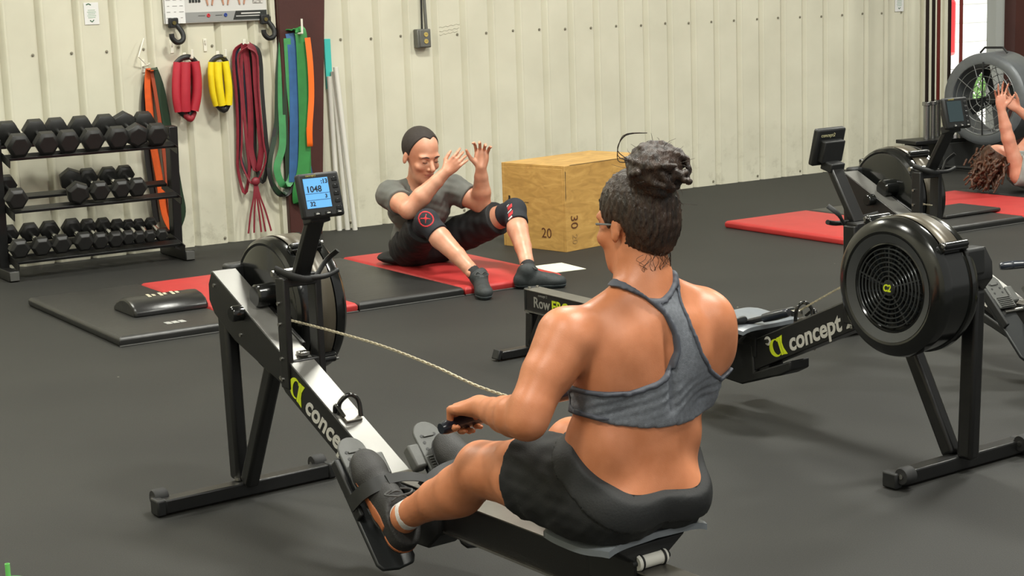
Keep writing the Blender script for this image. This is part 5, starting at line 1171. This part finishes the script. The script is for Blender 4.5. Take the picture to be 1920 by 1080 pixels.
    mb.tube([Vector(b_), Vector(g_), Vector(w(.090, -.04, .010) - np.array(base)), Vector(w(.085, -.066, .014) - np.array(base)), Vector(w(.0, -.078, .014) - np.array(base))], .0022, 6); mb.build('glasses', mat('glasses_frame', '8a8f92', .3, .6), t, smooth=True)
    SHB = mat('shoe_black', '232221', .6, n=.2, nscale=40, bump=.4, bscale=350); SHM = mat('shoe_sole_black', '171717', .5); SHO = mat('shoe_gum_orange', 'a8613a', .5, n=.1)
    D_ = np.array((-.70, 0, .714)); N_ = np.array((.714, 0, .70))
    for s in (-1, 1):
        H0 = np.array((.868, s * .125 - .007, .363)) - D_ * .330 + N_ * .012; ydir = np.array((0, -1., 0)) if np.cross(D_, (0, 1., 0)) @ N_ < 0 else np.array((0, 1., 0))
        Mf = np.stack([D_, np.array((0, 1., 0)), N_], 1)
        an = np.array((1.143, s * .125 - .006, .240)); kn = np.array((1.485, s * .13, .432)); ud = (kn - an) / np.linalg.norm(kn - an)
        shoe_on(t, base, H0, Mf, s, (SHB, SHM, SHO), an, ud, .034, 1.10, True, True)
    # narrow the right half of the upper body a little
    for o in [c for c in t.children] + [g for c in t.children for g in c.children]:
        me = o.data; n_ = len(me.vertices); co = np.zeros(n_ * 3, np.float32); me.vertices.foreach_get('co', co); co = co.reshape(-1, 3); x, y, z = co[:, 0] + base[0], co[:, 1], co[:, 2]
        w_ = np.clip((x - 1.60) / .15, 0, 1) * np.clip((.93 - z) / .08, 0, 1); w_ = w_ * w_ * (3 - 2 * w_); co[:, 1] = np.where(y > 0, y * (1 - .085 * w_), y); me.vertices.foreach_set('co', co.ravel()); me.update()
    return t
woman()
# ================================================================== the man doing sit-ups (frame: x forward, y to his left)
MF = ((-.48, 8.95, 0), -.92730)
def man():
    base = (0, 0, 0); t = thing('person', 'man in a grey t-shirt doing sit-ups on the folding mat, hands raised', 'person', MF[0], MF[1])
    F = Field((-.34, -.46, .02), (1.0, .42, .86), .0044)
    A = np.array
    F.ell((-.09, .04, .15), (.13, .16, .115), None, .03); F.cone((-.10, .04, .17), (-.02, -.005, .30), .125, .125, .05)
    F.ell((.045, -.045, .375), (.115, .165, .125), frame3((1, -.32, 0), (-.25, 0, 1)), .05); F.ell((.075, -.055, .445), (.09, .175, .07), frame3((1, -.32, 0), (0, 0, 1)), .04)
    F.cone((.085, -.065, .47), (.128, -.082, .590), .072, .066, .03)
    for p in ((.035, -.20, .475), (.14, .075, .485)): F.cone((.085, -.065, .51), p, .045, .05, .03)
    SR, ER, WR = A((.055, -.235, .462)), A((.304, -.288, .410)), A((.43, -.125, .603)); SL2, EL, WL = A((.155, .115, .470)), A((.315, .180, .385)), A((.375, .140, .600))
    for S_, E_, W_ in ((SR, ER, WR), (SL2, EL, WL)):
        F.ell(S_, (.066, .064, .066), None, .03); F.chain([S_, S_ * .5 + E_ * .5, E_], [.062, .056, .046], .03)
        F.chain([E_, E_ * .65 + W_ * .35, E_ * .25 + W_ * .75, W_], [.047, .050, .036, .029], .02)
    def hM(x, z): x = A(x, float); x /= np.linalg.norm(x); z = A(z, float); z -= x * (x @ z); z /= np.linalg.norm(z); return x, z
    x, z = hM((.38, .56, .62), (.75, -.55, .05)); y = np.cross(z, x); y = y if y[2] > 0 else -y; hand(F, WR, np.stack([x, y, z], 1), .94, (.42, .55, .52, .40), .14, (.75, .25))
    x, z = hM((.02, .10, 1.0), (-.72, .60, .1)); y = np.cross(z, x); y = y if (y @ A((-.6, -.8, 0))) > 0 else -y; hand(F, WL, np.stack([x, y, z], 1), 1.0, (.55, .62, .66, .55), .34, (.85, .6))
    legs = []
    for s, hp, kn, an in ((-1, (-.06, -.055, .14), (.405, -.245, .350), (.715, -.178, .105)), (1, (-.07, .13, .14), (.505, .255, .362), (.795, .112, .110))):
        hp, kn, an = A(hp), A(kn), A(an); legs.append((s, hp, kn, an))
        F.chain([hp, hp * .5 + kn * .5, kn * .9 + hp * .1, kn], [.092, .078, .060, .056], .04); F.ell(kn + (.008, 0, .012), (.052, .050, .052), None, .02)
        F.chain([kn, kn * .68 + an * .32 + A((-.008, 0, -.004)), kn * .35 + an * .65, an * .9 + kn * .1, an], [.052, .056, .044, .036, .034], .02)
        F.ell(an, (.03, .042, .028), None, .01)
    Mh = frame3((1, -.02, -.30), (.30, 0, 1)); HC = A((.150, -.098, .664)); w = head(F, HC, Mh, 1.16)
    body = F.mesh('body', SKINM, t, base, 1)
    me = body.data
    # t-shirt
    X, Y, Z = F.grid()
    T_ = Field((-.30, -.46, .06), (.42, .32, .60), .0052)
    T_.ell((-.09, .04, .17), (.14, .17, .115), None, .03); T_.cone((-.10, .04, .19), (-.02, -.005, .30), .138, .135, .05)
    T_.ell((.045, -.045, .375), (.125, .175, .13), frame3((1, -.32, 0), (-.25, 0, 1)), .05); T_.ell((.075, -.055, .445), (.098, .183, .072), frame3((1, -.32, 0), (0, 0, 1)), .04)
    for p in ((.035, -.20, .475), (.14, .075, .485)): T_.cone((.085, -.065, .505), p, .050, .055, .03)
    for S_, E_ in ((SR, ER), (SL2, EL)): T_.ell(S_, (.072, .070, .071), None, .03); T_.chain([S_, S_ * .35 + E_ * .65], [.071, .070], .03)
    X, Y, Z = T_.grid()
    def along(S_, E_): d = (E_ - S_) / np.linalg.norm(E_ - S_); return (X - S_[0]) * d[0] + (Y - S_[1]) * d[1] + (Z - S_[2]) * d[2], np.linalg.norm(E_ - S_), (X - S_[0] - d[0] * 0) 
    cut = .10 - Z + .10 * X
    for S_, E_ in ((SR, ER), (SL2, EL)):
        a_, L_, _ = along(S_, E_); d = (E_ - S_) / L_; rad = np.sqrt(np.maximum((X - S_[0]) ** 2 + (Y - S_[1]) ** 2 + (Z - S_[2]) ** 2 - a_ ** 2, 0)); cut = np.maximum(cut, np.where((rad < .12) & (a_ > 0), a_ - L_ * .52, -1))
    neck = .068 - np.sqrt((X - .13) ** 2 + (Y + .078) ** 2) * 1.0; neck = np.where(Z > .44, np.minimum(neck, Z - .50 - .0 + .35 * (X - .1)), -1)
    cut = np.maximum(cut, neck)
    T_.f = smax(T_.f - .002 - .0055 * np_noise(X, Y, Z * .8, 42, 21) - .003 * np_noise(X, Y, Z, 85, 5), cut, .004)
    T_.mesh('t_shirt', mat('grey_t_shirt', '63645f', .8, n=.22, nscale=7, bump=.3, bscale=400), t, base, 1)
    # shorts
    S = Field((-.26, -.36, .03), (.46, .38, .48), .0052)
    S.ell((-.09, .04, .15), (.145, .175, .118), None, .03)
    for s, hp, kn, an in legs: S.chain([hp, hp * .5 + kn * .5, kn], [.104, .094, .084], .04)
    X, Y, Z = S.grid(); cut = np.minimum(Z - .245 + .35 * (X + .05), (.07 - X) * .9)
    for s, hp, kn, an in legs:
        d = (kn - hp) / np.linalg.norm(kn - hp); a_ = (X - kn[0]) * d[0] + (Y - kn[1]) * d[1] + (Z - kn[2]) * d[2]; side = (Y - (.02 if s > 0 else .02)) * s; cut = np.maximum(cut, np.where(side > 0, a_ + (.085 if s < 0 else .125), -1))
    S.f = smax(S.f - .003 - .006 * np_noise(X, Y, Z, 48, 31), cut, .004); S.f = np.maximum(S.f, .043 - Z); S.mesh('shorts', BLKC, t, base, 1)
    # knee sleeves with red marks
    KS = mat('knee_sleeve_black', '1a1d24', .8, bump=.3, bscale=500); KR = mat('knee_sleeve_red', 'b3242b', .7, n=.2); KW = mat('knee_sleeve_white', 'c4bfc0', .7, n=.2)
    for s, hp, kn, an in legs:
        K = Field(kn - .16, kn + .16, .0045); up = (hp - kn) / np.linalg.norm(hp - kn); dn = (an - kn) / np.linalg.norm(an - kn)
        K.chain([kn + up * .15, kn + up * .02, kn], [.069, .062, .060], .02); K.cone(kn, kn + dn * .15, .060, .060, .02); K.ell(kn + A((.008, 0, .012)), (.057, .055, .057), None, .02)
        X, Y, Z = K.grid(); a1 = (X - kn[0]) * up[0] + (Y - kn[1]) * up[1] + (Z - kn[2]) * up[2]; a2 = (X - kn[0]) * dn[0] + (Y - kn[1]) * dn[1] + (Z - kn[2]) * dn[2]
        full = K.f.copy(); cut = np.maximum(a1 - .085, a2 - .095); K.f = smax(full, cut, .003); sl = K.mesh('knee_sleeve', KS, t, base, 1)
        # the mark sits on the front below the knee cap, facing the camera
        n = A((.62, -.62, .50)) if s < 0 else A((.55, -.80, .15)); n /= np.linalg.norm(n); c = kn + n * .058 + dn * .012; uu = np.cross(n, dn); uu /= np.linalg.norm(uu); vv = np.cross(uu, n)
        U_ = (X - c[0]) * uu[0] + (Y - c[1]) * uu[1] + (Z - c[2]) * uu[2]; V_ = (X - c[0]) * vv[0] + (Y - c[1]) * vv[1] + (Z - c[2]) * vv[2]; N_ = (X - kn[0]) * n[0] + (Y - kn[1]) * n[1] + (Z - kn[2]) * n[2]
        if s < 0:
            R_ = np.sqrt(U_ ** 2 + (V_ * .85) ** 2); ring = np.abs(R_ - .036) - .0045; star = np.minimum(np.minimum(np.abs(U_ - V_) * .7 - .0035, np.abs(U_ + V_) * .7 - .0035), R_ - .008); star = np.maximum(star, R_ - .026); mk = np.minimum(ring, star)
            K.f = np.maximum(np.maximum(np.maximum(full - .0016, mk), cut), -N_ + .02); K.mesh('red_mark', KR, sl, base, 0)
        else:
            mk = np.maximum(np.maximum(np.abs(U_ + .2 * V_) - .016, np.abs(V_ + .004) - .045), -(.006 * np.sin(V_ * 180 + U_ * 60) + .002)); K.f = np.maximum(np.maximum(np.maximum(full - .0016, mk), cut), -N_ + .02); K.mesh('red_mark', KR, sl, base, 0)
            mk = np.maximum(np.maximum(np.abs(U_ + .2 * V_ + .004) - .015, np.abs(V_ + .004) - .042), (.006 * np.sin(V_ * 180 + U_ * 60) + .003)); K.f = np.maximum(np.maximum(np.maximum(full - .0012, mk), cut), -N_ + .02); K.mesh('white_mark', KW, sl, base, 0)
    # shoes
    SB = mat('trainer_dark', '262b2c', .65, n=.25, nscale=60, bump=.4, bscale=350); SS = mat('trainer_sole', '31383a', .6)
    for (s, hp, kn, an), (hl, to) in zip(legs, (((.705, -.135), (.955, -.275)), ((.775, .050), (.945, .262)))):
        h = A((hl[0], hl[1], .0)); d = A((to[0] - hl[0], to[1] - hl[1], 0)); d /= np.linalg.norm(d); Mf = np.stack([d, np.cross((0, 0, 1.), d), A((0, 0, 1.))], 1)
        shoe_on(t, base, h, Mf, s, (SB, SS, None), an, (kn - an) / np.linalg.norm(kn - an), .020, 1.0, False, False, mat('black_sock', '1a1a1c', .8))
    # hair
    s_ = 1.16
    H = Field(HC - .17, HC + .19, .0042); H.ell(w(-.008, 0, .047), A([.1015, .0805, .095]) * s_, Mh, .01)
    X, Y, Z = H.grid(); q = [X - HC[0], Y - HC[1], Z - HC[2]]; lx, ly, lz = [(q[0] * Mh[0, i] + q[1] * Mh[1, i] + q[2] * Mh[2, i]) / s_ for i in range(3)]
    line = lx - (.050 + .35 * (lz - .115) + .018 * np.clip(1 - np.abs(ly) / .025, 0, 1)); temple = lx - (.040 + .12 * (lz - .05)); line = np.where(np.abs(ly) > .042, np.maximum(line, temple), line)
    nape = -(lz + .042 - .3 * np.maximum(lx + .03, 0)); ear = .022 - np.sqrt((lx + .004) ** 2 + (lz - .0) ** 2); H.f = smax(H.f + .0009 * np_noise(X, Y, Z, 900, 3), np.maximum(np.maximum(line, nape), ear), .004); H.mesh('hair', HAIRM, t, base, 0)
    # brows, eyes shut downwards, mouth
    for e in (-1, 1):
        mb = MB(); mb.tube([Vector(w(.097, e * .014, .029)), Vector(w(.097, e * .030, .034)), Vector(w(.086, e * .048, .028))], [.0022, .003, .0016], 6); mb.build('eyebrow', HAIRM, t, smooth=True)
        mb = MB(); mb.tube([Vector(w(.0935, e * .020, .006)), Vector(w(.0955, e * .031, .003)), Vector(w(.0895, e * .043, .006))], .0016, 6); mb.build('eyelid_line', mat('lash_dark', '3a2018', .6), t, smooth=True)
    mb = MB(); mb.ell = None; mb.tube([Vector(w(.090, -.021, -.057)), Vector(w(.0965, 0, -.0565)), Vector(w(.090, .021, -.057))], [.0018, .0038, .0018], 8); mb.build('lips', mat('lip_pink', 'a85a50', .5), t, smooth=True)
    return t
man()
# ================================================================== the woman with curly hair lying at the far right
def woman_far():
    base = A0 = np.array((3.8, 11.25, 0)); t = thing('person', 'person with curly auburn hair in a grey shirt lying at the right edge, arms raised', 'person', (3.8, 11.25, 0), 0)
    A = np.array; F = Field((3.15, 10.95, .03), (4.75, 11.62, .92), .0075)
    F.ell((3.62, 11.25, .17), (.17, .15, .10), None, .05); F.ell((3.85, 11.25, .15), (.20, .135, .10), None, .06); F.ell((4.10, 11.25, .145), (.14, .165, .10), None, .05)
    F.cone((3.52, 11.25, .20), (3.43, 11.25, .245), .055, .05, .03)
    Mh = frame3((.50, -.25, .85), (-.80, 0, .40)); HC = A((3.405, 11.24, .265)); w = head(F, HC, Mh, .98)
    a1, e1, w1 = A((3.485, 11.10, .175)), A((3.395, 11.08, .43)), A((3.345, 11.08, .63)); F.ell(a1, (.065, .06, .065), None, .03); F.chain([a1, e1], [.054, .042], .03); F.chain([e1, e1 * .6 + w1 * .4, w1], [.042, .040, .027], .02)
    a2, e2, w2 = A((3.55, 11.42, .24)), A((3.74, 11.46, .46)), A((3.565, 11.44, .60)); F.chain([a2, e2], [.055, .042], .03); F.chain([e2, w2], [.042, .027], .02)
    def hM(x, z): x = A(x, float); x /= np.linalg.norm(x); z = A(z, float); z -= x * (x @ z); z /= np.linalg.norm(z); y = np.cross(z, x); return np.stack([x, y, z], 1)
    hand(F, w1, hM((-.05, 0, 1), (-.2, 1, 0)), 1.0, (.1, .12, .15, .3), .45, (.8, .6)); hand(F, w2, hM((-.65, 0, .6), (0, 1, 0)), 1.0, (.3, .3, .3, .3), .3, (.6, .4))
    for y, k in ((11.14, 4.42), (11.36, 4.45)): F.chain([(4.12, y, .15), (k, y, .47)], [.085, .058], .04); F.chain([(k, y, .47), (k + .08, y, .30), (k + .18, y, .06)], [.056, .055, .04], .03)
    F.mesh('body', SKINA, t, base, 1)
    X, Y, Z = F.grid(); n_ = .006 * np_noise(X, Y, Z, 45, 9)
    T_ = F.copy(); cut = np.maximum(np.maximum(3.47 - X + .25 * (Z - .2), X - 4.08), Z - .31); T_.f = smax(F.f - .012 - n_, cut, .004); T_.mesh('grey_shirt', mat('light_grey_shirt', '8a8c88', .8, n=.15, nscale=12, bump=.3, bscale=300), t, base, 1)
    T_.f = smax(F.f - .010 - n_, np.maximum(4.03 - X, X - 4.32), .004); T_.mesh('shorts', BLKC, t, base, 1)
    rr = np.random.RandomState(3); H = Field((3.12, 11.02, .04), (3.56, 11.46, .48), .006); H.ell(w(-.02, 0, .055), (.11, .095, .10), Mh, .02)
    for i in range(150):
        p = HC + A((-.06, 0, .02)) + rr.normal(size=3) * (.04, .05, .045); q = p + A((-.05 - .05 * rr.rand(), .03 * rr.normal(), -.08 - .10 * rr.rand())); 
        for k in range(4): r1_ = p * (1 - k / 4) + q * k / 4 + rr.normal(size=3) * .010; r2_ = p * (1 - (k + 1) / 4) + q * (k + 1) / 4 + rr.normal(size=3) * .010; r1_[2] = max(r1_[2], .062); r2_[2] = max(r2_[2], .062); H.cone(r1_, r2_, .0085, .007, .004)
    X, Y, Z = H.grid(); lx = (X - HC[0]) * Mh[0, 0] + (Y - HC[1]) * Mh[1, 0] + (Z - HC[2]) * Mh[2, 0]; lz = (X - HC[0]) * Mh[0, 2] + (Y - HC[1]) * Mh[1, 2] + (Z - HC[2]) * Mh[2, 2]
    H.f = np.maximum(H.f + .003 * np_noise(X, Y, Z, 160, 2), lx - .045); H.mesh('curly_hair', HAIRA, t, base, 0)
    return t
woman_far()
